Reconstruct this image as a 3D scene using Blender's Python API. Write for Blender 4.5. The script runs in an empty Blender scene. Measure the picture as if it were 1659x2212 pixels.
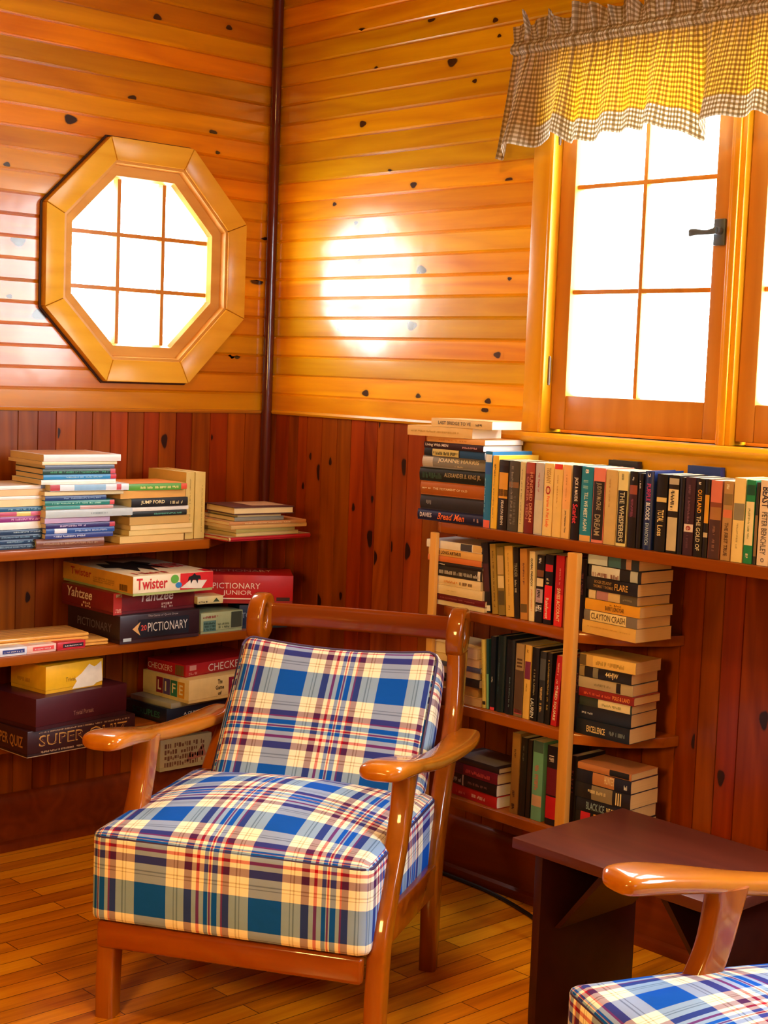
import bpy, bmesh, math, random
from mathutils import Vector, Matrix
PI = math.pi
sc = bpy.context.scene
COL = sc.collection
R = math.radians

# ------------------------------------------------------------------ camera
CAMP = Vector((3.768, -2.984, 1.387))
yaw, pitch, roll, FPX = -0.8216, -0.0922, 0.0378, 3259.6
fw = Vector((math.sin(yaw)*math.cos(pitch), math.cos(yaw)*math.cos(pitch), math.sin(pitch)))
rt0 = fw.cross(Vector((0, 0, 1))).normalized()
up0 = rt0.cross(fw)
rt = rt0*math.cos(roll) + up0*math.sin(roll)
up = up0*math.cos(roll) - rt0*math.sin(roll)
cd = bpy.data.cameras.new('camera')
cam = bpy.data.objects.new('camera', cd)
COL.objects.link(cam)
cd.sensor_fit = 'HORIZONTAL'
cd.sensor_width = 36
cd.lens = 36*FPX/1659
cd.clip_start = 0.05
m3 = Matrix((rt, up, -fw)).transposed()
cam.matrix_world = Matrix.Translation(CAMP) @ m3.to_4x4()
sc.camera = cam

# ------------------------------------------------------------------ world, lamps, exposure
sc.view_settings.view_transform = 'Standard'
sc.view_settings.look = 'None'
sc.view_settings.gamma = 1
sc.view_settings.use_curve_mapping = False
sc.view_settings.exposure = 0.0
w = bpy.data.worlds.new('World')
sc.world = w
w.use_nodes = True
bg = w.node_tree.nodes['Background']
bg.inputs[0].default_value = (0.90, 0.96, 1.0, 1)
bg.inputs[1].default_value = 24.0

def area(name, loc, aim, sx, sy, power, color, portal=False):
    l = bpy.data.lights.new(name, 'AREA')
    l.shape = 'RECTANGLE'; l.size = sx; l.size_y = sy; l.energy = power; l.color = color
    o = bpy.data.objects.new(name, l)
    COL.objects.link(o)
    o.location = loc
    o.rotation_euler = (Vector(aim)-Vector(loc)).to_track_quat('-Z', 'Y').to_euler()
    if portal: l.cycles.is_portal = True
    return o
area('portal_octagon', (-0.12, -0.471, 1.678), (1, -0.471, 1.678), 0.55, 0.55, 1, (1, 1, 1), True)
area('portal_casement', (1.73, 0.12, 1.73), (1.73, -1, 1.73), 1.15, 1.0, 1, (1, 1, 1), True)
area('ceiling_lamp_light', (2.1, -1.6, 2.62), (2.0, -1.5, 0), 0.25, 0.25, 24, (1.0, 0.56, 0.16))
area('seat_fill_light', (2.45, -3.0, 1.45), (1.45, -1.1, 0.3), 0.4, 0.4, 12.5, (1.0, 0.60, 0.15)).data.spread = R(110)  # added warm area light, out of view, aimed at the seat front
area('rear_fill_light', (4.65, -2.0, 1.6), (1.2, -0.9, 0.7), 0.9, 1.0, 8, (0.80, 0.90, 1.0))  # added cool fill before the blank far wall, for glints on the arms
area('window_fill_light', (3.42, 0.09, 1.76), (1.5, -1.0, 0.5), 1.1, 0.85, 85, (0.76, 0.89, 1.0))  # added area light outside the unseen side window, brightens the seat top

# ------------------------------------------------------------------ materials
def lin(c):
    if isinstance(c, str):
        c = tuple(int(c[i:i+2], 16)/255 for i in (0, 2, 4))
        return tuple((x/12.92 if x <= 0.04045 else ((x+0.055)/1.055)**2.4) for x in c)
    return c
class NT:
    def __init__(s, mat): s.t = mat.node_tree; s.n = s.t.nodes; s.l = s.t.links
    def add(s, typ, **kw):
        n = s.n.new(typ)
        for k, v in kw.items():
            if k.startswith('i_'):
                key = k[2:]
                key = int(key) if key.isdigit() else key.replace('_', ' ')
                n.inputs[key].default_value = v
            else: setattr(n, k, v)
        return n
    def link(s, a, ao, b, bi): s.l.new(a.outputs[ao], b.inputs[bi])
    def math(s, op, a, b=None, clamp=False):
        n = s.n.new('ShaderNodeMath'); n.operation = op; n.use_clamp = clamp
        for i, x in enumerate((a, b)):
            if x is None: continue
            if isinstance(x, (int, float)): n.inputs[i].default_value = x
            else: s.l.new(x, n.inputs[i])
        return n.outputs[0]
    def mix(s, f, a, b, mode='MIX'):
        n = s.n.new('ShaderNodeMix'); n.data_type = 'RGBA'; n.blend_type = mode
        for i, x in ((0, f), (6, a), (7, b)):
            if isinstance(x, (int, float)): n.inputs[i].default_value = x
            elif isinstance(x, tuple): n.inputs[i].default_value = (*x[:3], 1)
            else: s.l.new(x, n.inputs[i])
        return n.outputs[2]
def newmat(name):
    m = bpy.data.materials.new(name); m.use_nodes = True
    return m, NT(m), m.node_tree.nodes['Principled BSDF']
def ramp(nt, fac, stops, interp='LINEAR'):
    n = nt.n.new('ShaderNodeValToRGB'); cr = n.color_ramp; cr.interpolation = interp
    while len(cr.elements) > 1: cr.elements.remove(cr.elements[-1])
    cr.elements[0].position = stops[0][0]; cr.elements[0].color = (*lin(stops[0][1]), 1)
    for p, c in stops[1:]:
        e = cr.elements.new(p); e.color = (*lin(c), 1)
    nt.l.new(fac, n.inputs[0]); return n.outputs[0]

def wood(name, c_light, c_dark, axis='X', rough=0.35, coat=0.6, coat_rough=0.12, attr=False, var=0.5, bump=0.05, fine=26.0, streak=0.5):
    """Varnished timber: long streaks along the grain, per-board tone from the 'board' attribute, dark knots from the 'knot' attribute."""
    m, nt, b = newmat(name)
    tc = nt.add('ShaderNodeTexCoord')
    mp = nt.add('ShaderNodeMapping')
    s = [fine]*3; s['XYZ'.index(axis)] = 1.6
    mp.inputs['Scale'].default_value = s
    src = tc.outputs['Object']
    if attr:
        at = nt.add('ShaderNodeAttribute', attribute_name='board')
        off = nt.add('ShaderNodeVectorMath', operation='SCALE'); off.inputs[3].default_value = 7.3
        nt.link(at, 'Vector', off, 0)
        ad = nt.add('ShaderNodeVectorMath', operation='ADD')
        nt.l.new(src, ad.inputs[0]); nt.link(off, 0, ad, 1); src = ad.outputs[0]
    nt.l.new(src, mp.inputs[0])
    n1 = nt.add('ShaderNodeTexNoise', i_Scale=1.0, i_Detail=5.0, i_Roughness=0.6); n1.inputs['Distortion'].default_value = 0.35
    nt.link(mp, 0, n1, 'Vector')
    # broad cathedral bands
    mp2 = nt.add('ShaderNodeMapping'); s2 = [5.5]*3; s2['XYZ'.index(axis)] = 0.7
    mp2.inputs['Scale'].default_value = s2; nt.l.new(src, mp2.inputs[0])
    n2 = nt.add('ShaderNodeTexNoise', i_Scale=1.0, i_Detail=2.0); nt.link(mp2, 0, n2, 'Vector')
    rings = nt.math('FRACT', nt.math('MULTIPLY', n2.outputs[0], 9.0))
    rings = nt.math('ABSOLUTE', nt.math('SUBTRACT', rings, 0.5))
    f = nt.math('ADD', nt.math('MULTIPLY', n1.outputs[0], streak), nt.math('MULTIPLY', rings, 0.32))
    f = nt.math('ADD', f, nt.math('MULTIPLY', n2.outputs[0], 0.5))
    fr = nt.add('ShaderNodeMapRange'); fr.inputs[1].default_value = 0.35; fr.inputs[2].default_value = 0.95
    nt.l.new(f, fr.inputs[0])
    colr = nt.mix(fr.outputs[0], lin(c_light), lin(c_dark))
    if attr:
        v = nt.math('ADD', nt.math('MULTIPLY', at.outputs['Fac'], var), 1-var*0.5)
        hs = nt.add('ShaderNodeHueSaturation'); nt.l.new(colr, hs.inputs['Color']); nt.l.new(v, hs.inputs['Value'])
        hue = nt.math('ADD', nt.math('MULTIPLY', nt.math('FRACT', nt.math('MULTIPLY', at.outputs['Fac'], 7.77)), 0.022), 0.489)
        nt.l.new(hue, hs.inputs['Hue']); colr = hs.outputs[0]
        kn = nt.add('ShaderNodeAttribute', attribute_name='knot')
        kf = ramp(nt, kn.outputs['Fac'], [(0.0, (0, 0, 0)), (0.35, (.12, .12, .12)), (0.55, (.5, .5, .5)), (0.75, (1, 1, 1))])
        colr = nt.mix(kf, colr, lin('2a1008'))
    nt.l.new(colr, b.inputs['Base Color'])
    b.inputs['Roughness'].default_value = rough
    b.inputs['Coat Weight'].default_value = coat
    b.inputs['Coat Roughness'].default_value = coat_rough
    if attr: b.inputs['Coat IOR'].default_value = 1.7
    b.inputs['Specular IOR Level'].default_value = 0.12
    if bump:
        bp = nt.add('ShaderNodeBump', i_Strength=bump, i_Distance=0.004)
        nt.l.new(n1.outputs[0], bp.inputs['Height']); nt.link(bp, 0, b, 'Normal')
        n3 = nt.add('ShaderNodeTexNoise', i_Scale=9.0, i_Detail=2.0)
        bp2 = nt.add('ShaderNodeBump', i_Strength=0.12, i_Distance=0.01)
        nt.l.new(tc.outputs['Object'], n3.inputs['Vector'])
        nt.link(n3, 0, bp2, 'Height'); nt.link(bp2, 0, b, 'Coat Normal')
    return m

M_WALLX = wood('pine_boards_lit_right', 'fcbc00', 'c06600', 'X', attr=True, var=0.5, coat=0.9, coat_rough=0.17)  # same pine as the left wall, brighter lit tone put into the colour
M_WALLY = wood('pine_boards_dim_left', 'e49000', 'a24c00', 'Y', attr=True, var=0.45, coat=0.9, coat_rough=0.17)  # same pine as the right wall, its dimmer light put into the colour
M_WAIN = wood('pine_boards_vertical', 'a84a00', '561200', 'Z', attr=True, var=0.5, coat=0.4, coat_rough=0.22)  # wainscot darkened and reddened, the dim lower room put into the colour
M_PLAIN = wood('pine_plain', 'b06010', '703008', 'X', coat=0.3)
M_CASE = wood('honey_pine_casing', 'eeac1c', 'cc8008', 'X', coat=0.5, coat_rough=0.2, fine=18)
M_CASEZ = wood('honey_pine_casing_upright', 'eeac1c', 'cc8008', 'Z', coat=0.5, coat_rough=0.2, fine=18)
M_SASH = wood('sash_pine', 'd08c38', 'b06c20', 'Z', coat=0.35, coat_rough=0.25, fine=18)
M_SHELF = wood('shelf_wood', 'a8560c', '6c2c04', 'X', coat=0.6, coat_rough=0.12)
M_SHELFY = wood('shelf_wood_left', 'a8560c', '6c2c04', 'Y', coat=0.6, coat_rough=0.12)
M_POST = wood('post_pine', 'e8ac54', 'cc8a34', 'Z', coat=0.3, fine=30)
M_CHAIR = wood('maple_chair_frame', 'ac5a06', '702c02', 'Z', coat=1.0, coat_rough=0.07, fine=20, bump=0.02)
M_ARM = wood('maple_chair_arm', 'bc6c10', '8a4404', 'Y', coat=1.0, coat_rough=0.07, fine=20, bump=0.02)
M_RAIL = wood('maple_chair_rail', '9c4604', '682402', 'X', coat=1.0, coat_rough=0.08, fine=20, bump=0.02)
M_BASE = wood('baseboard_wood', '8a3c12', '5c2208', 'X', coat=0.4)
M_DARK = wood('dark_brown_table', '3a140c', '260a08', 'X', rough=0.45, coat=0.3, coat_rough=0.3)
M_DARKTOP = wood('table_top_brown', '5e2a1c', '401a12', 'X', rough=0.4, coat=0.4, coat_rough=0.28)
M_CEIL = wood('ceiling_boards', 'b06c18', '7a3c08', 'X', coat=0.1)

def floor_mat():
    m, nt, b = newmat('strip_oak_floor')
    tc = nt.add('ShaderNodeTexCoord')
    mp = nt.add('ShaderNodeMapping'); mp.inputs['Rotation'].default_value = (0, 0, R(90))
    nt.l.new(tc.outputs['Object'], mp.inputs[0])
    br = nt.add('ShaderNodeTexBrick'); br.offset = 0.37; br.offset_frequency = 2
    br.inputs['Scale'].default_value = 1.0
    br.inputs['Brick Width'].default_value = 0.62; br.inputs['Row Height'].default_value = 0.057
    br.inputs['Mortar Size'].default_value = 0.0012; br.inputs['Bias'].default_value = 0.0
    br.inputs['Color1'].default_value = (0.0, 0.0, 0.0, 1); br.inputs['Color2'].default_value = (1, 1, 1, 1)
    br.inputs['Mortar'].default_value = (0.5, 0.5, 0.5, 1)
    nt.link(mp, 0, br, 0)
    mg = nt.add('ShaderNodeMapping'); mg.inputs['Scale'].default_value = (34, 2.2, 30)
    off = nt.add('ShaderNodeVectorMath', operation='ADD')
    nt.l.new(tc.outputs['Object'], off.inputs[0]); nt.l.new(br.outputs['Color'], off.inputs[1])
    nt.l.new(off.outputs[0], mg.inputs[0])
    n = nt.add('ShaderNodeTexNoise', i_Scale=1.0, i_Detail=6.0, i_Roughness=0.62); b.inputs['Specular IOR Level'].default_value = 0.12; nt.link(mg, 0, n, 'Vector')
    f = nt.math('ADD', nt.math('MULTIPLY', n.outputs[0], 0.9), nt.math('MULTIPLY', br.outputs['Color'], 0.42))
    c = ramp(nt, f, [(0.32, 'f0a81c'), (0.62, 'dc880c'), (0.95, 'a05204')])
    c = nt.mix(br.outputs['Fac'], c, lin('4a200a'))
    nt.l.new(c, b.inputs['Base Color'])
    b.inputs['Roughness'].default_value = 0.38
    b.inputs['Coat Weight'].default_value = 0.55; b.inputs['Coat Roughness'].default_value = 0.22
    bp = nt.add('ShaderNodeBump', i_Strength=0.15, i_Distance=0.002)
    nt.l.new(n.outputs[0], bp.inputs['Height']); nt.link(bp, 0, b, 'Normal')
    return m
M_FLOOR = floor_mat()

_mc = {}
def plain(c, rough=0.5, coat=0.0, metal=0.0, mottle=0.06):
    k = (c, rough, coat, metal, mottle)
    if k in _mc: return _mc[k]
    m, nt, b = newmat('coated_'+str(c))
    tc = nt.add('ShaderNodeTexCoord')
    n = nt.add('ShaderNodeTexNoise', i_Scale=45.0, i_Detail=3.0); nt.l.new(tc.outputs['Object'], n.inputs['Vector'])
    l = lin(c)
    hi = tuple(min(1, x*(1+mottle*2)+mottle*0.02) for x in l); lo = tuple(x*(1-mottle*2) for x in l)
    nt.l.new(nt.mix(n.outputs[0], lo, hi), b.inputs['Base Color'])
    b.inputs['Roughness'].default_value = rough
    b.inputs['Metallic'].default_value = metal
    b.inputs['Coat Weight'].default_value = coat; b.inputs['Coat Roughness'].default_value = 0.15
    _mc[k] = m; return m
def paper(c='e8d3a0'):
    k = ('paper', c)
    if k in _mc: return _mc[k]
    m, nt, b = newmat('page_edges_'+c)
    tc = nt.add('ShaderNodeTexCoord'); l = lin(c)
    mp = nt.add('ShaderNodeMapping'); mp.inputs['Scale'].default_value = (900, 3, 900)
    nt.l.new(tc.outputs['Object'], mp.inputs[0])
    n = nt.add('ShaderNodeTexNoise', i_Scale=1.0, i_Detail=1.0); nt.link(mp, 0, n, 'Vector')
    n2 = nt.add('ShaderNodeTexNoise', i_Scale=14.0, i_Detail=2.0); nt.l.new(tc.outputs['Object'], n2.inputs['Vector'])
    f = nt.math('MULTIPLY', nt.math('ADD', n.outputs[0], n2.outputs[0]), 0.5)
    nt.l.new(nt.mix(f, tuple(x*0.72 for x in l), tuple(min(1, x*1.12) for x in l)), b.inputs['Base Color'])
    b.inputs['Roughness'].default_value = 0.9
    _mc[k] = m; return m

def plaid_mat():
    m, nt, b = newmat('plaid_cotton')
    L_, N_, P_, R_, G_ = 'f6eed0', '1850b8', '4c2450', 'b41024', 'b4a478'
    seq = [(0, N_), (.28, L_), (.345, G_), (.355, L_), (.375, G_), (.385, L_), (.44, P_), (.505, L_), (.545, R_), (.572, L_),
           (.61, N_), (.648, L_), (.656, R_), (.668, L_), (.682, N_), (.728, L_), (.76, R_), (.775, P_), (.83, L_), (.885, G_), (.895, L_), (.915, G_), (.925, L_)]
    uv = nt.add('ShaderNodeUVMap')
    sp = nt.add('ShaderNodeSeparateXYZ'); nt.link(uv, 0, sp, 0)
    a = ramp(nt, nt.math('FRACT', nt.math('DIVIDE', sp.outputs[0], 0.253)), seq, 'CONSTANT')
    seq2 = [(p, ('0858b8' if c == N_ else c)) for p, c in seq]
    c = ramp(nt, nt.math('FRACT', nt.math('DIVIDE', sp.outputs[1], 0.253)), seq2, 'CONSTANT')
    # twill: alternate warp and weft on fine diagonals, softened to their average at this distance
    tw = nt.math('FRACT', nt.math('MULTIPLY', nt.math('ADD', sp.outputs[0], sp.outputs[1]), 420.0))
    f = nt.math('ADD', nt.math('MULTIPLY', nt.math('GREATER_THAN', tw, 0.5), 0.12), 0.44)
    def gam(x, g):
        n = nt.n.new('ShaderNodeGamma'); n.inputs[1].default_value = g; nt.l.new(x, n.inputs[0]); return n.outputs[0]
    nt.l.new(gam(nt.mix(f, gam(a, 0.5), gam(c, 0.5)), 2.0), b.inputs['Base Color'])
    b.inputs['Roughness'].default_value = 0.85
    b.inputs['Specular IOR Level'].default_value = 0.08
    bp = nt.add('ShaderNodeBump', i_Strength=0.12, i_Distance=0.001)
    nt.l.new(tw, bp.inputs['Height'])
    ns = nt.add('ShaderNodeTexNoise', i_Scale=11.0, i_Detail=3.0)
    tc = nt.add('ShaderNodeTexCoord'); nt.l.new(tc.outputs['Object'], ns.inputs['Vector'])
    bp2 = nt.add('ShaderNodeBump', i_Strength=0.25, i_Distance=0.02)
    nt.l.new(ns.outputs[0], bp2.inputs['Height']); nt.link(bp, 0, bp2, 'Normal'); nt.link(bp2, 0, b, 'Normal')
    return m
M_PLAID = plaid_mat()

def gingham_mat(lining):
    m, nt, b = newmat('gingham_lined' if lining else 'gingham_plain')
    uv = nt.add('ShaderNodeUVMap'); sp = nt.add('ShaderNodeSeparateXYZ'); nt.link(uv, 0, sp, 0)
    def sq(o):
        fr = nt.math('FRACT', nt.math('DIVIDE', o, 0.0112))
        return nt.math('GREATER_THAN', fr, 0.5)
    s = nt.math('MULTIPLY', nt.math('ADD', sq(sp.outputs[0]), sq(sp.outputs[1])), 0.5)
    c = ramp(nt, s, [(0.0, 'a08c68'), (0.3, 'c0b08c'), (0.75, 'f2ecdc')], 'CONSTANT')
    tr = nt.add('ShaderNodeBsdfTranslucent')
    tint = (1.0, 0.80, 0.16) if lining else (0.85, 0.88, 0.95)
    nt.l.new(nt.mix(1.0, c, tint, 'MULTIPLY'), tr.inputs[0])
    nt.l.new(c, b.inputs['Base Color']); b.inputs['Roughness'].default_value = 0.9
    mx = nt.add('ShaderNodeMixShader'); mx.inputs[0].default_value = 0.5 if lining else 0.42
    out = nt.n['Material Output']
    nt.link(b, 0, mx, 1); nt.link(tr, 0, mx, 2); nt.link(mx, 0, out, 0)
    return m
M_GING = gingham_mat(True); M_GING_HEM = gingham_mat(False)

def glass_mat():
    m, nt, b = newmat('window_glass')
    tr = nt.add('ShaderNodeBsdfTransparent'); gl = nt.add('ShaderNodeBsdfGlossy'); gl.inputs['Roughness'].default_value = 0.02
    n = nt.add('ShaderNodeTexNoise', i_Scale=6.0)
    nt.l.new(nt.mix(n.outputs[0], (0.97, 0.99, 0.98), (1.0, 1.0, 1.0)), tr.inputs[0])
    mx = nt.add('ShaderNodeMixShader'); mx.inputs[0].default_value = 0.05
    nt.link(tr, 0, mx, 1); nt.link(gl, 0, mx, 2); nt.link(mx, 0, nt.n['Material Output'], 0)
    return m
M_GLASS = glass_mat()

# ------------------------------------------------------------------ helpers
def link_obj(name, me, mat=None, parent=None, loc=None, smooth=False):
    o = bpy.data.objects.new(name, me); COL.objects.link(o)
    if mat is not None:
        for mm in (mat if isinstance(mat, (list, tuple)) else [mat]): me.materials.append(mm)
    if parent is not None: o.parent = parent
    if loc is not None: o.location = loc
    if smooth:
        for p in me.polygons: p.use_smooth = True
    return o
def tag(o, label=None, cat=None, group=None, kind=None):
    if label: o['label'] = label
    if cat: o['category'] = cat
    if group: o['group'] = group
    if kind: o['kind'] = kind
    return o
def empty(name, loc=(0, 0, 0), rz=0.0, parent=None):
    o = bpy.data.objects.new(name, None); COL.objects.link(o)
    o.empty_display_size = 0.05; o.location = loc; o.rotation_euler = (0, 0, rz)
    if parent is not None: o.parent = parent
    return o
class MB:
    """collects vertices and faces for one mesh"""
    def __init__(s): s.v = []; s.f = []; s.mi = []
    def add(s, vs, fs, mi=0):
        b = len(s.v); s.v += [tuple(v) for v in vs]; s.f += [tuple(i+b for i in f) for f in fs]; s.mi += [mi]*len(fs)
        return s
    def box(s, x0, x1, y0, y1, z0, z1, mi=0, M=None):
        vs = [Vector((x, y, z)) for x in (x0, x1) for y in (y0, y1) for z in (z0, z1)]
        if M is not None: vs = [M @ v for v in vs]
        return s.add(vs, [(0, 1, 3, 2), (4, 6, 7, 5), (0, 4, 5, 1), (2, 3, 7, 6), (0, 2, 6, 4), (1, 5, 7, 3)], mi)
    def prism(s, poly, axis, a, b, mi=0):
        """poly = 2D points; extruded along axis from a to b"""
        n = len(poly)
        def mk(p, t):
            if axis == 'X': return (t, p[0], p[1])
            if axis == 'Y': return (p[0], t, p[1])
            return (p[0], p[1], t)
        vs = [mk(p, a) for p in poly]+[mk(p, b) for p in poly]
        fs = [tuple(range(n)), tuple(range(2*n-1, n-1, -1))]+[(i, i+n, (i+1) % n+n, (i+1) % n) for i in range(n)]
        return s.add(vs, fs, mi)
    def build(s, name, mat, parent=None, bevel=0, seg=2, smooth=False, loc=None, angle=35):
        me = bpy.data.meshes.new(name)
        me.from_pydata(s.v, [], s.f); me.update()
        for p, i in zip(me.polygons, s.mi): p.material_index = i
        bm = bmesh.new(); bm.from_mesh(me)
        bmesh.ops.recalc_face_normals(bm, faces=bm.faces)
        if bevel:
            es = [e for e in bm.edges if len(e.link_faces) == 2 and e.calc_face_angle(0) > R(25)]
            bmesh.ops.bevel(bm, geom=es, offset=bevel, segments=seg, affect='EDGES', profile=0.5, clamp_overlap=True)
        bm.to_mesh(me); bm.free()
        o = link_obj(name, me, mat, parent, loc)
        if smooth or bevel:
            for p in me.polygons: p.use_smooth = True
            me.set_sharp_from_angle(angle=R(angle))
        return o
def loft(secs, n=20, cap=True):
    """secs: list of (center, half_a, half_b, exponent, ax_a, ax_b)"""
    vs = []; fs = []
    for c, ha, hb, ex, A, B in secs:
        for k in range(n):
            t = 2*PI*k/n; ct, st = math.cos(t), math.sin(t)
            a = math.copysign(abs(ct)**(2/ex), ct)*ha; b = math.copysign(abs(st)**(2/ex), st)*hb
            vs.append(tuple(Vector(c)+Vector(A)*a+Vector(B)*b))
    m = len(secs)
    for i in range(m-1):
        for k in range(n):
            fs.append((i*n+k, i*n+(k+1) % n, (i+1)*n+(k+1) % n, (i+1)*n+k))
    if cap:
        fs.append(tuple(range(n-1, -1, -1))); fs.append(tuple((m-1)*n+k for k in range(n)))
    return vs, fs
def interp(pts, n):
    """Catmull-Rom resample of tuples"""
    out = []
    P = [pts[0]]+list(pts)+[pts[-1]]
    for i in range(1, len(P)-2):
        for k in range(n):
            t = k/n
            out.append(tuple(0.5*((2*b)+(-a+c)*t+(2*a-5*b+4*c-d)*t*t+(-a+3*b-3*c+d)*t**3) for a, b, c, d in zip(P[i-1], P[i], P[i+1], P[i+2])))
    out.append(tuple(pts[-1])); return out
def tube(pts, r, n=8):
    secs = []
    P = [Vector(p) for p in pts]
    for i, p in enumerate(P):
        d = (P[min(i+1, len(P)-1)]-P[max(i-1, 0)]).normalized()
        a = d.cross(Vector((0, 0, 1)));
        if a.length < 1e-3: a = d.cross(Vector((0, 1, 0)))
        a.normalize(); b = a.cross(d)
        secs.append((p, r, r, 2, a, b))
    return loft(secs, n)

_tx = {}
def text_geo(s, bold=False):
    """unit box geometry of a piece of lettering"""
    k = (s, bold)
    if k in _tx: return _tx[k]
    cu = bpy.data.curves.new('lettering', 'FONT'); cu.body = s; cu.size = 1; cu.resolution_u = 2
    if bold: cu.offset = 0.018
    o = bpy.data.objects.new('lettering', cu); COL.objects.link(o)
    dg = bpy.context.evaluated_depsgraph_get(); ev = o.evaluated_get(dg)
    me = ev.to_mesh()
    vs = [tuple(v.co) for v in me.vertices]; fs = [tuple(p.vertices) for p in me.polygons]
    ev.to_mesh_clear(); bpy.data.objects.remove(o); bpy.data.curves.remove(cu)
    x0 = min(v[0] for v in vs); x1 = max(v[0] for v in vs); y0 = min(v[1] for v in vs); y1 = max(v[1] for v in vs)
    _tx[k] = ([((v[0]-x0)/(x1-x0), (v[1]-y0)/(y1-y0)) for v in vs], fs)
    return _tx[k]
rnd = random.Random(7)
def marks_geo(n, rows=1):
    """rows of tiny strokes: lettering too small to read"""
    vs = []; fs = []
    for r_ in range(rows):
        x = 0.0
        y0 = r_/rows; y1 = (r_+0.72)/rows
        while x < 1:
            wd = rnd.uniform(0.25, 0.7)/n
            if rnd.random() > 0.16:
                k = rnd.random()
                a, b_ = (y0, y1) if k > 0.4 else ((y0, y0+(y1-y0)*0.65) if k > 0.2 else (y0+(y1-y0)*0.3, y1))
                i = len(vs); vs += [(x, a), (min(1, x+wd), a), (min(1, x+wd), b_), (x, b_)]; fs.append((i, i+1, i+2, i+3))
            x += wd+0.28/n
    return vs, fs
def decal(parent, name, geo, O, U, V, w_, h_, color, lift=0.0004, slant=0.0, rough=0.5, tf=None, curve=None):
    """flat print on a face: origin O, directions U, V, size w_, h_"""
    O, U, V = Vector(O), Vector(U), Vector(V); N = U.cross(V)
    vs = []
    for a, b in geo[0]:
        p = O+U*(a*w_+slant*b*h_)+V*(b*h_)+N*(lift + (curve(b*h_) if curve else 0))
        if tf: p = tf(p)
        vs.append(tuple(p))
    me = bpy.data.meshes.new(name); me.from_pydata(vs, [], geo[1]); me.update()
    return link_obj(name, me, color if not isinstance(color, str) else plain(color, rough), parent)
RECT = ([(0, 0), (1, 0), (1, 1), (0, 1)], [(0, 1, 2, 3)])

# ------------------------------------------------------------------ room shell
def set_attrs(me, board_f, knot_v):
    a = me.attributes.new('board', 'FLOAT', 'FACE'); a.data.foreach_set('value', board_f)
    k = me.attributes.new('knot', 'FLOAT', 'POINT'); k.data.foreach_set('value', knot_v)
def board_wall(name, plane, boards, knots, mats, T=0.10, G=0.005, C=0.005):
    """plane 'X': u=x, wall at y=0 with the room at y<0;  plane 'Y': u=y, wall at x=0 with the room at x>0.
    boards: (u0,u1,z0,z1,horizontal,material)"""
    def pt(u, z, d):     # d = distance out of the wall into the room
        return (u, -d, z) if plane == 'X' else (d, u, z)
    vs, fs, bo, mi, kn = [], [], [], [], []
    rr = random.Random(hash(name) % 1000 if False else len(name)*13)
    info = []
    for (u0, u1, z0, z1, hor, m_) in boards:
        val = rr.random(); info.append((u0, u1, z0, z1, val, m_))
        if hor: prof = [(z0, -G), (z0+C, 0), (z1-C, 0), (z1, -G), (z1, -T), (z0, -T)]; ends = (u0, u1)
        else: c = 0.0016; prof = [(u0, -G), (u0+c, 0), (u1-c, 0), (u1, -G), (u1, -T), (u0, -T)]; ends = (z0, z1)
        b = len(vs)
        for e in ends:
            for p, d in prof: vs.append(pt(e, p, d) if hor else pt(p, e, d))
        n = 6
        new = [tuple(b+i for i in range(n)), tuple(b+n+i for i in range(n-1, -1, -1))]+[(b+i, b+i+n, b+(i+1) % n+n, b+(i+1) % n) for i in range(n)]
        fs += new; bo += [val]*len(new); mi += [m_]*len(new)
    kn = [0.0]*len(vs)
    for (u, z, s) in knots:
        hit = [i for i in info if i[0] <= u <= i[1] and i[2] <= z <= i[3]]
        if not hit: continue
        u0, u1, z0, z1, val, m_ = hit[0]
        hor = (u1-u0) > (z1-z0)
        a, b_ = (0.028*s, 0.018*s) if hor else (0.015*s, 0.029*s)
        base = len(vs); vs.append(pt(u, z, 0.0004)); kn.append(1.0)
        for ring, kv in ((0.42, 0.9), (0.6, 0.35), (1.0, 0.0)):
            for k in range(16):
                t = 2*PI*k/16; wv = 1+0.12*math.sin(3*t+u*50)
                uu = u+a*ring*wv*math.cos(t)*1.0; zz = z+b_*ring*wv*math.sin(t)
                uu = min(max(uu, u0+0.0055), u1-0.0055); zz = min(max(zz, z0+0.0055), z1-0.0055)
                vs.append(pt(uu, zz, 0.0004)); kn.append(kv)
        new = [(base, base+1+k, base+1+(k+1) % 16) for k in range(16)]
        for r_ in range(2):
            o_ = base+1+16*r_
            new += [(o_+k, o_+16+k, o_+16+(k+1) % 16, o_+(k+1) % 16) for k in range(16)]
        if plane == 'Y': new = [f for f in new]
        fs += new; bo += [val]*len(new); mi += [m_]*len(new)
    me = bpy.data.meshes.new(name); me.from_pydata(vs, [], fs); me.update()
    for p, i in zip(me.polygons, mi): p.material_index = i
    set_attrs(me, bo, kn)
    o = link_obj(name, me, mats); tag(o, kind='structure'); return o
ZB, BH, ZC = 1.247, 0.0593, 2.78
def hboards(u0, u1, holes):
    out = []; z = ZB; k = 0
    while z < ZC-0.001:
        z1 = min(z+BH, ZC)
        cuts = []
        for hf in holes:
            c = hf(z, z1)
            if c: cuts.append(c)
        cuts.sort(); a = u0
        for c0, c1 in cuts:
            if c0 > a: out.append((a, c0, z, z1, True, 0))
            a = max(a, c1)
        if a < u1: out.append((a, u1, z, z1, True, 0))
        z = z1
    return out
def vboards(edges): return [(a, b, 0.0, ZB, False, 1) for a, b in zip(edges[:-1], edges[1:])]
YC, ZO = -0.471, 1.678
def oct_hole(z0, z1):
    ap = 0.285; t = ap*math.tan(PI/8)
    d = min(abs(z0-ZO), abs(z1-ZO)) if not (z0 <= ZO <= z1) else 0
    if d >= ap: return None
    hw = ap if d <= t else ap-(d-t)
    return (YC-hw, YC+hw)
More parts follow.
